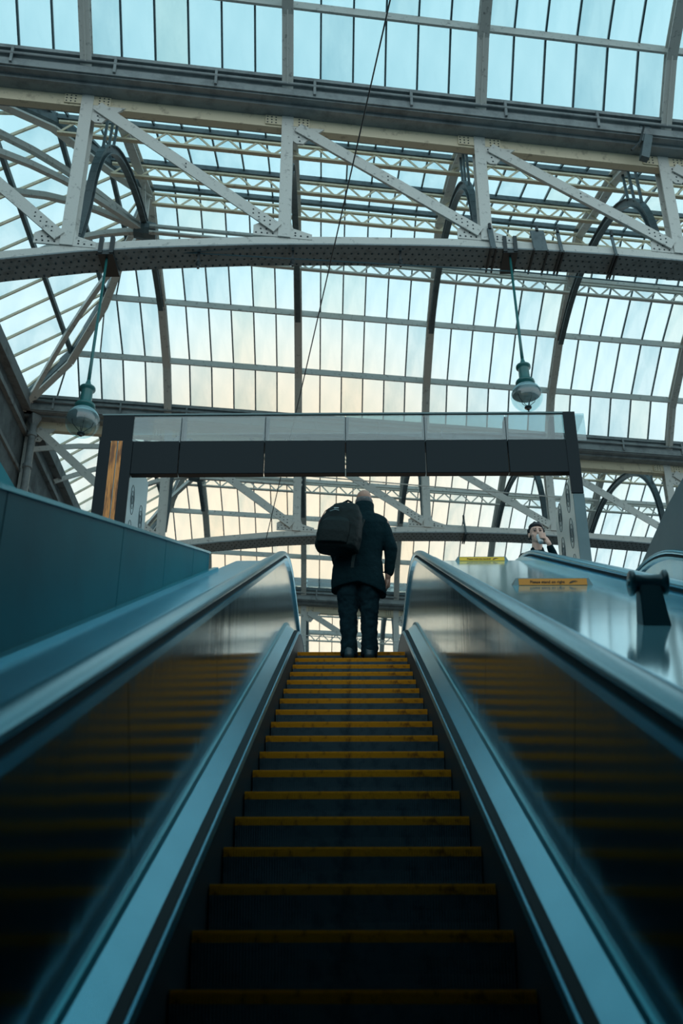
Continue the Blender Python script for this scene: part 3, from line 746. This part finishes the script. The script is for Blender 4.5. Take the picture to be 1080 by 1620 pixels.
# ------------------------------------------------------------------ portal frame over the landing
YG = 13.2
pf = root('portal_frame', (-.2, YG, ZF), 'black beam portal with glass fascia and etched stainless columns above the landing', 'portal frame')
def portal_col(x0, x1, side):
    bm = bmesh.new(); box(bm, x0, x1, YG, YG + 1.3, ZF, 7.34 if side > 0 else 7.9); 
    bmesh.ops.bevel(bm, geom=bm.edges[:], offset=.008, segments=1, affect='EDGES')
    c = link('column', bm, M['col_steel'], pf)
    if side < 0:
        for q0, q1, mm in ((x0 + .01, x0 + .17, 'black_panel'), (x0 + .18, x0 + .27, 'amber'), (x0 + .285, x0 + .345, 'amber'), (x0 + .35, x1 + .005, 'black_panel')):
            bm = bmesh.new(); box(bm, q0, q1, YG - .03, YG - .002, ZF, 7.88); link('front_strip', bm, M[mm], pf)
    else:
        bm = bmesh.new(); box(bm, x0 - .02, x1, YG - .03, YG - .002, 7.0, 8.34); link('front_strip', bm, M['black_panel'], pf)
        bm = bmesh.new(); box(bm, x0, x1 + .005, YG - .02, YG - .002, ZF, 6.99); link('front_strip', bm, M['grey_panel'], pf)
    # etched rings on the front face and on the inner face
    bm = bmesh.new(); cx = (x0 + x1) / 2; z = ZF + .5; k = 0
    def ring(cx_, cz, rx, rz, plane):
        n = 20; w_ = .005
        for t in range(n):
            a_, b_ = 2 * pi * t / n, 2 * pi * (t + 1) / n
            p0 = (cx_ + rx * cos(a_), cz + rz * sin(a_)); p1 = (cx_ + rx * cos(b_), cz + rz * sin(b_))
            if plane == 'f': bar(bm, (p0[0], YG - .002, p0[1]), (p1[0], YG - .002, p1[1]), .004, w_)
            else:
                xx = x1 + .002 if side < 0 else x0 - .002
                bar(bm, (xx, p0[0], p0[1]), (xx, p1[0], p1[1]), .004, w_)
    while z < 7.1:
        w_ = (x1 - x0) * .30
        if side < 0:
            for s_ in (1, .62): pass
        for yy in (YG + .32, YG + .95):
            for s_ in (1, .62, .3): ring(yy, z + .1, .12 * s_, .23 * s_, 's')
        z += .56
    o = link('etched_pattern', bm, M['etch'], c); o['kind'] = 'stuff'
    bm = bmesh.new(); box(bm, x0 + .02, x1 - .02, YG + .005, YG + .03, 7.9, 8.34); link('fascia_end', bm, M['black_panel'], pf)
portal_col(-3.63, -3.14, -1); portal_col(3.12, 3.27, 1)
xs = [-3.14, -2.46, -1.235, -.068, 1.08, 2.26, 3.22]
for k in range(6):
    bm = bmesh.new(); x0, x1 = xs[k] + .006, xs[k + 1] - .006; box(bm, x0, x1, YG - .02, YG + .10, 7.34, 7.88)
    bmesh.ops.bevel(bm, geom=bm.edges[:], offset=.006, segments=1, affect='EDGES'); link('fascia_panel', bm, M['black_panel'], pf)
    bm = bmesh.new(); box(bm, x0 - (0.2 if k == 0 else 0), x1 + (.2 if k == 5 else 0), YG + .02, YG + .035, 7.885, 8.34); link('fascia_glass', bm, M['fascia_glass'], pf)
    bm = bmesh.new(); box(bm, x0 - (0.2 if k == 0 else 0), x1 + (.2 if k == 5 else 0), YG + .04, YG + .5, 8.30, 8.325); link('glass_shelf', bm, M['fascia_glass'], pf)
for x in (-2.46, -1.235, -.068, 1.08, 2.26, 2.93):
    bm = bmesh.new(); hexa(bm, [Vector(v) for v in ((x - .035, YG + .05, 7.88), (x + .035, YG + .05, 7.88), (x + .035, YG + .35, 7.88), (x - .035, YG + .35, 7.88), (x - .012, YG + .04, 8.30), (x + .05, YG + .04, 8.30), (x + .05, YG + .2, 8.30), (x - .012, YG + .2, 8.30))])
    link('glass_bracket', bm, M['black_iron'], pf)
bm = bmesh.new(); box(bm, -3.63, 3.23, YG + .0, YG + .05, 8.335, 8.36); link('top_edge', bm, M['sign_edge'], pf)

# ------------------------------------------------------------------ globe lamps
def globe_lamp(top, bot, R, label):
    top = Vector(top); bot = Vector(bot)           # bot = centre of globe
    t = root('globe_lamp', tuple(bot), label, 'pendant lamp', 'globe lamps hung from the nearest truss')
    ax = (top - bot).normalized()
    nk = bot + ax * (R * .92)
    bm = bmesh.new(); tube(bm, [nk + ax * .5, nk + ax * 1.0, top - ax * .0], [.03, .026, .022], 8); link('stem', bm, M['green'], t, True)
    bm = bmesh.new(); lathe(bm, [(.0, -.02), (.115, -.02), (.115, .01), (.15, .03), (.165, .06), (.16, .085), (.10, .10), (.095, .12), (.09, .36), (.095, .38), (.125, .40), (.125, .43), (.09, .45), (.06, .47), (.045, .52), (.025, .60)], nk - ax * .02, 24, ax); link('lamp_neck', bm, M['green'], t, True)
    bm = bmesh.new(); lathe(bm, [(R * sin(a), -R * cos(a)) for a in [pi * k / 18 * .88 for k in range(19)]], bot, 30, ax)
    link('globe', bm, M['globe'], t, True)
    bm = bmesh.new(); lathe(bm, [(R * .97 * sin(a), -R * .97 * cos(a)) for a in [pi * .58 + pi * .30 * k / 8 for k in range(9)]], bot, 26, ax); link('reflector', bm, M['reflector'], t, True)
    bm = bmesh.new(); lathe(bm, [(.0, -R * 1.03), (.025, -R * 1.03), (.03, -R * .93), (.06, -R * .90), (.06, -R * .84), (.01, -R * .80)], bot, 12, ax); link('finial', bm, M['black_iron'], t)
    bm = bmesh.new()
    for k in range(4):
        a = k * pi / 2 + .4; s = Vector((cos(a), sin(a), 0)) * R * .62
        tube(bm, [bot - ax * R * .84, bot + s * .9 - ax * R * .25, bot + s + ax * .02], .006, 4)
    link('bulb_wire', bm, M['black_iron'], t)
    # hanger clamp round the chord
    bm = bmesh.new(); box(bm, top.x - .13, top.x + .13, top.y - .12, top.y + .48, top.z - .02, top.z + .05)
    box(bm, top.x - .13, top.x - .06, top.y - .14, top.y - .06, top.z, top.z + .36); box(bm, top.x + .06, top.x + .13, top.y - .14, top.y - .06, top.z, top.z + .36)
    link('hanger_clamp', bm, M['black_iron'], t)
def tplace(a, z): return P(a, B1 - .1, z)
globe_lamp(P(-2.05, B1 + .05, zbot(-2.05) - .27), P(-2.02, B1 - .25, 8.70), .265, 'globe lamp hanging at the left, in front of the end slope glazing')
globe_lamp(P(5.15, B1 + .05, zbot(5.1) - .27), P(5.15, B1 - .25, 9.80), .265, 'globe lamp hanging at the right above the end of the portal beam')

# clamps and cables on the near truss
def clamp(a, wdt, label, b=B1, z_off=0.0, tilt=.15):
    zb = zbot(a); o = root('cable_clamp', tuple(P(a, b, zb - .2)), label, 'clamp', 'clamps on the roof trusses')
    bm = bmesh.new()
    bar(bm, P(a - tilt / 2, b - .10, zb + .22), P(a - tilt * .2, b - .10, zb - .25), wdt, .035, VB)
    link('clamp_plate', bm, M['iron_dark'], o)
    bm = bmesh.new(); bar(bm, P(a - tilt * .2 - wdt / 2, b - .12, zb - .24), P(a - tilt * .2 - wdt / 2, b + .55, zb - .24), .03, .05); link('clamp_strap', bm, M['black_iron'], o)
    bm = bmesh.new(); bar(bm, P(a - tilt * .2 + wdt / 2, b - .12, zb - .24), P(a - tilt * .2 + wdt / 2, b + .55, zb - .24), .03, .05); link('clamp_strap', bm, M['black_iron'], o)
    bm = bmesh.new(); tube(bm, [P(a - tilt / 2, b - .12, zb + .2), P(a - tilt / 2, b - .12, zb + .32)], .03, 6)
    link('clamp_bolt', bm, M['black_iron'], o)
clamp(4.85, .10, 'pair of dark cable clamps just left of the right globe lamp, on the nearest truss')
clamp(5.75, .26, 'wide flat clamp plate right of the right globe lamp, on the nearest truss')
clamp(6.15, .06, 'slim clamp between the wide clamp plate and the right end of the nearest truss')
clamp(7.2, .05, 'slim clamp nearest the right edge on the nearest truss')
clamp(-1.95 + 8.0 - 0.2, .05, 'small dark clamp on the middle truss chord, behind the standing man and portal', b=VAL[2])
bm = bmesh.new(); pts = []
for k in range(25):
    u = k / 24; b = 8.8 + (26.4 - 8.8) * u
    x_a = 1.96 - .42 * u; z_ = 12.55 - .10 * sin(pi * u)
    pts.append(P(x_a - KS * (b - B1), b, z_))
tube(bm, pts, .012, 5); cb = link('hanging_cable', bm, M['black_iron']); tag(cb, 'long thin dark cable strung from overhead to the middle truss', 'cable')
# suspended lamp fitting by the fourth post
fl = root('floodlight', tuple(P(8.1, B1 - .3, 15.6)), 'dark box fitting hanging from the gutter near the top right post', 'floodlight')
bm = bmesh.new(); bar(bm, P(7.9, B1 - .45, 15.35), P(8.05, B1 - .45, 15.95), .16, .14, VB); bar(bm, P(8.0, B1 - .40, 15.8), P(8.02, B1 - .40, 16.25), .22, .18, VB); link('housing', bm, M['iron_dark'], fl)
bm = bmesh.new(); tube(bm, [P(7.65, B1 - .5, 15.5), P(7.85, B1 - .5, 15.75), P(8.0, B1 - .5, 16.2)], .02, 5); link('fitting_cable', bm, M['black_iron'], fl)
# downpipe at the wall corner
dp = root('downpipe', tuple(P(A_WALL + .3, VAL[2] - .2, 12)), 'grey downpipe in the corner of the stone wall below the gutter', 'downpipe')
bm = bmesh.new(); tube(bm, [P(A_WALL + .28, VAL[2] - .25, 15.9), P(A_WALL + .28, VAL[2] - .25, 15.6), P(A_WALL + .28, VAL[2] - .25, 3.8)], .10, 10); link('pipe', bm, M['gutter'], dp, True)
for z in (15.3, 14.3, 13.3, 12.3):
    bm = bmesh.new(); lathe(bm, [(.10, -.06), (.135, -.05), (.135, .05), (.10, .06)], P(A_WALL + .28, VAL[2] - .25, z), 12); link('pipe_collar', bm, M['gutter'], dp)
bm = bmesh.new(); lathe(bm, [(.10, -.2), (.2, .0), (.2, .12)], P(A_WALL + .28, VAL[2] - .25, 15.8), 4); link('hopper', bm, M['gutter'], dp)

# ------------------------------------------------------------------ people
def cap(bm, p, q, r0, r1, n=14, flat=1.0):
    """tapered capsule; flat squashes it along y"""
    p = Vector(p); q = Vector(q); d = q - p; L = max(d.length, 1e-5); d = d / L
    s = d.cross(Vector((0, 1, 0)))
    if s.length < .1: s = d.cross(Vector((0, 0, 1)))
    s.normalize(); u = s.cross(d); rings = []
    prof = [(r0 * cos(a), -r0 * sin(a)) for a in (1.45, 1.1, .7, .35)] + [(r0, 0), (r1, L)] + [(r1 * cos(a), L + r1 * sin(a)) for a in (.35, .7, 1.1, 1.45)]
    for r, t in prof: rings.append([bm.verts.new(p + d * t + s * (cos(2 * pi * k / n) * r) + u * (sin(2 * pi * k / n) * r * flat)) for k in range(n)])
    for a, b in zip(rings, rings[1:]):
        for k in range(n): bm.faces.new((a[k], a[(k + 1) % n], b[(k + 1) % n], b[k]))
    bm.faces.new(rings[0][::-1]); bm.faces.new(rings[-1])
def ell(bm, c, r, n=16, rot=None):
    m_ = Matrix.Translation(Vector(c)) @ (rot or Matrix.Identity(4)) @ Matrix.Diagonal((*r, 1))
    bmesh.ops.create_uvsphere(bm, u_segments=n, v_segments=max(8, n // 2 + 2), radius=1, matrix=m_)
def loft(bm, rings, n=24, sq=2.0):
    """rings: (cx, cy, z, rx, ry); superellipse sections"""
    rr = []
    for cx, cy, z, rx, ry in rings:
        v = []
        for k in range(n):
            a = 2 * pi * k / n; c, s = cos(a), sin(a)
            v.append(bm.verts.new((cx + rx * abs(c) ** (2 / sq) * (1 if c >= 0 else -1), cy + ry * abs(s) ** (2 / sq) * (1 if s >= 0 else -1), z)))
        rr.append(v)
    for a, b in zip(rr, rr[1:]):
        for k in range(n): bm.faces.new((a[k], a[(k + 1) % n], b[(k + 1) % n], b[k]))
    bm.faces.new(rr[0][::-1]); bm.faces.new(rr[-1])
def blob(name, bm, m, parent, voxel=.008, iters=3, disp=None):
    """fuse the pieces into one smooth continuous surface"""
    bmesh.ops.recalc_face_normals(bm, faces=bm.faces[:])
    me = bpy.data.meshes.new(name); bm.to_mesh(me); bm.free()
    o = bpy.data.objects.new(name, me); COL.objects.link(o)
    r = o.modifiers.new('r', 'REMESH'); r.mode = 'VOXEL'; r.voxel_size = voxel
    if iters:
        s = o.modifiers.new('s', 'SMOOTH'); s.factor = .5; s.iterations = iters
    if disp:
        tx = bpy.data.textures.new('folds', 'CLOUDS'); tx.noise_scale = disp[1]
        dm = o.modifiers.new('d', 'DISPLACE'); dm.texture = tx; dm.strength = disp[0]; dm.mid_level = .5
    bpy.context.view_layer.update()
    me2 = bpy.data.meshes.new_from_object(o.evaluated_get(bpy.context.evaluated_depsgraph_get()))
    bpy.data.objects.remove(o); me2.name = name; me2.materials.clear(); me2.materials.append(m)
    for p in me2.polygons: p.use_smooth = True
    q = bpy.data.objects.new(name, me2); COL.objects.link(q); q.parent = parent
    return q
def plain(name, bm, m, parent, smooth=True):
    bmesh.ops.recalc_face_normals(bm, faces=bm.faces[:])
    me = bpy.data.meshes.new(name); bm.to_mesh(me); bm.free(); me.materials.append(m)
    for p in me.polygons: p.use_smooth = smooth
    q = bpy.data.objects.new(name, me); COL.objects.link(q); q.parent = parent; return q
def head_prims(bm, c, f=1):
    """c = head centre, f = +1 looking along +y, -1 towards -y"""
    x, y, z = c
    ell(bm, (x, y - .012 * f, z + .030), (.076, .094, .088)); ell(bm, (x, y + .020 * f, z - .045), (.058, .070, .075))
    ell(bm, (x, y + .060 * f, z - .092), (.026, .024, .022))
    cap(bm, (x, y + .085 * f, z + .015), (x, y + .103 * f, z - .022), .009, .014); cap(bm, (x - .035, y + .078 * f, z + .028), (x + .035, y + .078 * f, z + .028), .010, .010)
    for s in (-1, 1):
        ell(bm, (x + s * .078, y - .008 * f, z - .008), (.010, .020, .032)); ell(bm, (x + s * .042, y + .055 * f, z - .025), (.024, .022, .022))
    cap(bm, (x, y - .005 * f, z - .08), (x, y - .02 * f, z - .19), .052, .062)
def hand_prims(bm, w, d, n, side, L=.18, curl=.5):
    """w wrist, d pointing direction, n palm normal, side = direction of the thumb"""
    w = Vector(w); d = Vector(d).normalized(); n = Vector(n).normalized(); s = Vector(side).normalized()
    cap(bm, w, w + d * .085, .026, .030, flat=.6)
    for k in range(4):
        off = s * (.027 - .018 * k); ln = (.070, .080, .074, .058)[k]
        p0 = w + d * .085 + off; c1 = curl * .6; d1 = (d * cos(c1) + n * sin(c1)); p1 = p0 + d1 * ln * .45
        d2 = (d * cos(curl * 1.5) + n * sin(curl * 1.5)); p2 = p1 + d2 * ln * .32; d3 = (d * cos(curl * 2.3) + n * sin(curl * 2.3)); p3 = p2 + d3 * ln * .25
        cap(bm, w + d * .06 + off * .8, p0, .0115, .0105, 8); cap(bm, p0, p1, .0105, .0095, 8); cap(bm, p1, p2, .0095, .0088, 8); cap(bm, p2, p3, .0088, .0075, 8)
    t0 = w + d * .025 + s * .022; t1 = t0 + (d * .6 + s * .8 + n * .2).normalized() * .045; t2 = t1 + (d * .85 + s * .35 + n * .4).normalized() * .035
    cap(bm, t0, t1, .015, .012, 8); cap(bm, t1, t2, .011, .009, 8)

# the man: soles at the root, facing away (+y)
p_ = E(0, 0, 9.47); MX, MY, MZ = 0.0, p_.y + .13, p_.z
man = root('person', (MX, MY, MZ), 'balding man in dark coat and jeans standing with his back turned atop the escalator', 'person')
bm = bmesh.new()
hc = (.132, .045, 1.655)
head_prims(bm, hc, 1)
cap(bm, (.11, 0, 1.34), (.06, 0, 1.12), .13, .14, flat=.75); cap(bm, (.06, 0, 1.12), (.06, 0, .92), .15, .15, flat=.8)
cap(bm, (.12, .01, 1.42), (.30, 0, 1.40), .07, .06); cap(bm, (.12, .01, 1.42), (-.06, 0, 1.40), .07, .06)
cap(bm, (.32, 0, 1.39), (.375, -.01, 1.10), .055, .042); cap(bm, (.375, -.01, 1.10), (.350, .05, .86), .040, .028)
cap(bm, (-.08, 0, 1.39), (-.13, .02, 1.10), .055, .042); cap(bm, (-.13, .02, 1.10), (-.10, .24, 1.02), .040, .028)
hand_prims(bm, (.350, .05, .86), (-.10, .12, -1), (-1, .1, -.1), (.1, 1, 0), curl=.35)
hand_prims(bm, (-.10, .24, 1.02), (.3, .9, -.1), (0, 0, -1), (1, -.2, 0), curl=.5)
for s, x in ((-1, -.015), (1, .165)):
    cap(bm, (.06 + s * .085, 0, .90), (x - .005 * s, .01, .50), .088, .058); cap(bm, (x, .01, .50), (x, -.02, .10), .055, .038); cap(bm, (x, -.03, .05), (x + s * .01, .14, .035), .035, .035)
blob('body', bm, M['skin'], man, .007, 2)
bm = bmesh.new(); ell(bm, (hc[0], hc[1] - .020, hc[2] - .004), (.080, .088, .062))
ell(bm, (hc[0], hc[1] - .05, hc[2] - .045), (.06, .05, .05)); h = blob('hair', bm, M['grey_hair'], man, .006, 1); h['label'] = 'cropped grey hair round a bald crown'
# coat: body, sleeves, turned up collar, flared skirt with a higher hem at the vent
bm = bmesh.new()
loft(bm, [(.075, -.005, .70, .262, .150), (.070, -.005, .78, .255, .155), (.066, 0, .88, .240, .150), (.068, 0, 1.02, .226, .140), (.085, 0, 1.15, .222, .138), (.105, 0, 1.28, .235, .140), (.118, 0, 1.38, .232, .132), (.125, 0, 1.45, .175, .11), (.13, 0, 1.50, .10, .09)], 32, 2.3)
cap(bm, (.295, 0, 1.385), (.385, -.01, 1.12), .078, .063); cap(bm, (.385, -.01, 1.12), (.362, .04, .905), .062, .046)
cap(bm, (-.04, 0, 1.385), (-.14, .02, 1.10), .078, .063); cap(bm, (-.14, .02, 1.10), (-.11, .22, 1.02), .062, .046)
cap(bm, (.13, -.005, 1.50), (.30, 0, 1.40), .055, .07); cap(bm, (.13, -.005, 1.50), (-.04, 0, 1.40), .055, .07)
c = blob('coat', bm, M['coat'], man, .010, 3, (.018, .10))
for v in c.data.vertices:       # cut hem: lower at the right side, lifted at the centre vent
    if v.co.z < .80 and abs(v.co.x - .07) < .30:
        t = (v.co.x - .07) / .26; lift = .045 * (1 - abs(t)) - .05 * max(t, 0) - .01
        v.co.z += lift * (0.80 - v.co.z) / .10
bm = bmesh.new()
loft(bm, [(.125, .0, 1.47, .115, .100), (.128, .004, 1.52, .102, .094), (.130, .012, 1.57, .097, .092), (.132, .02, 1.615, .094, .090), (.132, .03, 1.630, .084, .078)], 28)
co = blob('collar', bm, M['coat'], man, .007, 2, (.010, .06))
bm = bmesh.new()
for s, x in ((-1, -.018), (1, .165)):
    lx = .07 + s * .098
    loft(bm, [(x, -.005, .055, .075, .085), (x, -.005, .10, .078, .084), (x, 0, .22, .072, .078), (x + s * .004, .005, .38, .078, .082), (x + s * .008, .008, .50, .085, .088), (lx * .6 + x * .4, 0, .64, .098, .105), (lx, 0, .78, .108, .125), (lx, 0, .90, .11, .13)], 24)
t = blob('trousers', bm, M['jeans'], man, .010, 2, (.035, .07))
for s, x in ((-1, -.018), (1, .165)):
    bm = bmesh.new(); cap(bm, (x, -.06, .045), (x + s * .012, .165, .038), .047, .042, flat=.95); cap(bm, (x, -.05, .07), (x, -.03, .13), .050, .045)
    sh = blob('shoe', bm, M['shoe'], man, .007, 2)
    for v in sh.data.vertices: v.co.z = max(v.co.z, .004)
# backpack, a thing of its own
bx, by, bz = MX - .135, MY - .255, MZ + .985
bp_ = root('backpack', (bx, by, bz), 'bulky black backpack hanging from the man\'s left shoulder', 'backpack')
bp_.rotation_euler = (radians(-4), radians(9), radians(-14))
bm = bmesh.new()
loft(bm, [(0, 0, .0, .180, .095), (0, 0, .03, .205, .118), (0, 0, .15, .212, .130), (0, 0, .29, .200, .128), (.01, 0, .40, .170, .112), (.025, 0, .475, .118, .085), (.03, 0, .50, .06, .05)], 32, 3.2)
blob('pack_body', bm, M['bag'], bp_, .009, 2, (.014, .07))
bm = bmesh.new(); loft(bm, [(-.02, -.105, .03, .145, .05), (-.02, -.11, .14, .155, .058), (-.015, -.105, .25, .140, .05), (-.01, -.09, .315, .10, .03)], 28, 3); blob('front_pocket', bm, M['bag'], bp_, .008, 2)
bm = bmesh.new(); tube(bm, [(-.025, 0, .47), (-.015, 0, .525), (.02, 0, .548), (.06, 0, .53), (.075, 0, .47)], .011, 8); plain('grab_handle', bm, M['bag'], bp_)
bm = bmesh.new(); tube(bm, [(-.205, -.03, .10), (-.205, -.05, .28), (-.165, -.05, .40), (-.10, -.04, .468), (-.03, -.02, .502)], .004, 5); o = plain('piping', bm, M['red'], bp_); o['label'] = 'thin dull red piping'
bm = bmesh.new(); box(bm, -.055, -.01, -.135, -.128, .385, .395); plain('badge', bm, M['label_grey'], bp_, False)
bm = bmesh.new(); tube(bm, [(-.09, -.135, .352), (-.04, -.142, .368), (.0, -.14, .36)], .004, 5); plain('zip', bm, M['label_grey'], bp_)
bm = bmesh.new()
for a_, b_ in (((.165, .06, .02), (.17, .02, -.02)), ((.17, .02, -.02), (.185, -.02, -.11)), ((.185, -.02, -.11), (.19, -.02, -.17))): bar(bm, a_, b_, .028, .006, Vector((0, 1, 0)))
plain('loose_strap', bm, M['bag'], bp_, False)
bm = bmesh.new(); tube(bm, [(.10, .10, .08), (.15, .12, .25), (.16, .14, .42), (.13, .22, .46)], .018, 8); plain('shoulder_strap', bm, M['bag'], bp_)

# the woman at the head of the second escalator, facing the viewer
WX, WY = 2.10, 10.86; WZ = ZF
wo_ = root('person', (WX, WY, WZ), 'dark-haired woman in black coat drinking from a white cup beyond the second handrail', 'person')
bm = bmesh.new(); hw = (0, -.02, 1.425)
head_prims(bm, hw, -1)
cap(bm, (0, .03, 1.11), (0, .03, .95), .10, .11, flat=.75); cap(bm, (0, .03, .95), (0, .03, .80), .12, .13, flat=.8)
cap(bm, (0, .02, 1.20), (.14, .02, 1.18), .055, .05); cap(bm, (0, .02, 1.20), (-.14, .02, 1.18), .055, .05)
cap(bm, (.15, .02, 1.17), (.20, -.07, .98), .045, .038); cap(bm, (.20, -.07, .98), (.085, -.20, 1.235), .036, .025)
cap(bm, (-.15, .02, 1.17), (-.19, 0, .94), .045, .036); cap(bm, (-.19, 0, .94), (-.15, -.12, .78), .034, .024)
# hand closed on the cup: palm on the viewer's right side of it, fingers across the front
w0 = Vector((.085, -.195, 1.245)); 
cap(bm, w0, (.062, -.165, 1.305), .026, .030, flat=.7)
for k in range(4):
    z = 1.352 - .019 * k
    cap(bm, (.060, -.165, z - .02), (.050, -.200, z), .011, .0105, 8); cap(bm, (.050, -.200, z), (.016, -.212, z + .003), .0105, .0095, 8); cap(bm, (.016, -.212, z + .003), (-.012 + .004 * k, -.203, z + .005), .0092, .008, 8)
cap(bm, (.060, -.150, 1.31), (.045, -.125, 1.345), .013, .011, 8); cap(bm, (.045, -.125, 1.345), (.012, -.118, 1.352), .011, .009, 8)
hand_prims(bm, (-.15, -.12, .78), (0, -.3, -1), (1, 0, 0), (0, -1, 0), curl=.4)
for s in (-1, 1):
    cap(bm, (s * .075, .03, .80), (s * .07, .02, .44), .078, .052); cap(bm, (s * .07, .02, .44), (s * .07, .04, .09), .048, .034); cap(bm, (s * .07, .05, .045), (s * .075, -.10, .035), .033, .030)
blob('body', bm, M['pale_skin'], wo_, .0055, 2)
bm = bmesh.new(); ell(bm, (0, hw[1] + .034, hw[2] + .030), (.086, .098, .098)); ell(bm, (0, hw[1] + .004, hw[2] + .088), (.078, .092, .044)); ell(bm, (0, hw[1] + .115, hw[2] + .01), (.04, .035, .04))
for s in (-1, 1): cap(bm, (s * .020, hw[1] - .062, hw[2] + .108), (s * .078, hw[1] + .0, hw[2] + .045), .018, .018); cap(bm, (s * .074, hw[1] + .01, hw[2] + .045), (s * .074, hw[1] + .035, hw[2] - .03), .018, .014)
blob('hair', bm, M['dark_hair'], wo_, .006, 2)
for s in (-1, 1):
    bm = bmesh.new(); ell(bm, (s * .031, hw[1] - .083, hw[2] + .006), (.013, .006, .0065), 12); plain('eye', bm, M['dark_hair'], wo_)
    bm = bmesh.new(); cap(bm, (s * .016, hw[1] - .090, hw[2] + .030), (s * .046, hw[1] - .080, hw[2] + .030), .0045, .003, 6); plain('eyebrow', bm, M['dark_hair'], wo_)
bm = bmesh.new(); ell(bm, (0, hw[1] - .092, hw[2] - .058), (.022, .008, .009), 12); plain('lips', bm, M['lips'], wo_)
bm = bmesh.new()
loft(bm, [(0, .03, .50, .20, .15), (0, .03, .70, .185, .14), (0, .03, .90, .165, .125), (0, .03, 1.08, .175, .125), (0, .025, 1.17, .165, .11), (0, .02, 1.235, .085, .08)], 28)
cap(bm, (.145, .02, 1.165), (.205, -.07, .98), .062, .052); cap(bm, (.205, -.07, .98), (.100, -.180, 1.200), .050, .040)
cap(bm, (-.145, .02, 1.165), (-.195, 0, .94), .062, .050); cap(bm, (-.195, 0, .94), (-.155, -.11, .80), .048, .038)
cap(bm, (0, .03, 1.20), (.14, .02, 1.175), .055, .055); cap(bm, (0, .03, 1.20), (-.14, .02, 1.175), .055, .055)
blob('coat', bm, M['coat'], wo_, .009, 3, (.012, .08))
bm = bmesh.new(); loft(bm, [(0, .02, 1.20, .085, .080), (0, .012, 1.26, .072, .070), (0, .01, 1.285, .066, .064), (0, .01, 1.24, .058, .056)], 24); blob('collar', bm, M['coat'], wo_, .006, 1)
bm = bmesh.new()
for s in (-1, 1): loft(bm, [(s * .07, .035, .06, .055, .06), (s * .07, .03, .3, .06, .065), (s * .07, .025, .48, .07, .075), (s * .078, .03, .75, .09, .10)], 20)
blob('trousers', bm, M['jeans'], wo_, .011, 2)
for s in (-1, 1):
    bm = bmesh.new(); cap(bm, (s * .07, .06, .042), (s * .076, -.12, .036), .042, .036); sh = blob('shoe', bm, M['shoe'], wo_, .008, 2)
    for v in sh.data.vertices: v.co.z = max(v.co.z, .004)
wo_.scale = (1.07,) * 3; cp = Vector((WX + .012, WY - .169, WZ + 1.391)); cu = root('cup', tuple(cp), 'white paper cup held to the mouth of the dark-haired woman', 'cup')
bm = bmesh.new(); ax = Vector((0, .42, .9)).normalized()
lathe(bm, [(.001, -.045), (.028, -.045), (.029, -.040), (.037, .052), (.039, .055), (.036, .056), (.030, .03), (.001, .028)], cp, 24, ax); link('cup_wall', bm, M['cup'], cu, True)
bm = bmesh.new(); lathe(bm, [(.0372, .046), (.0405, .048), (.0405, .060), (.036, .066), (.001, .066)], cp, 24, ax); link('lid', bm, M['cup'], cu, True)
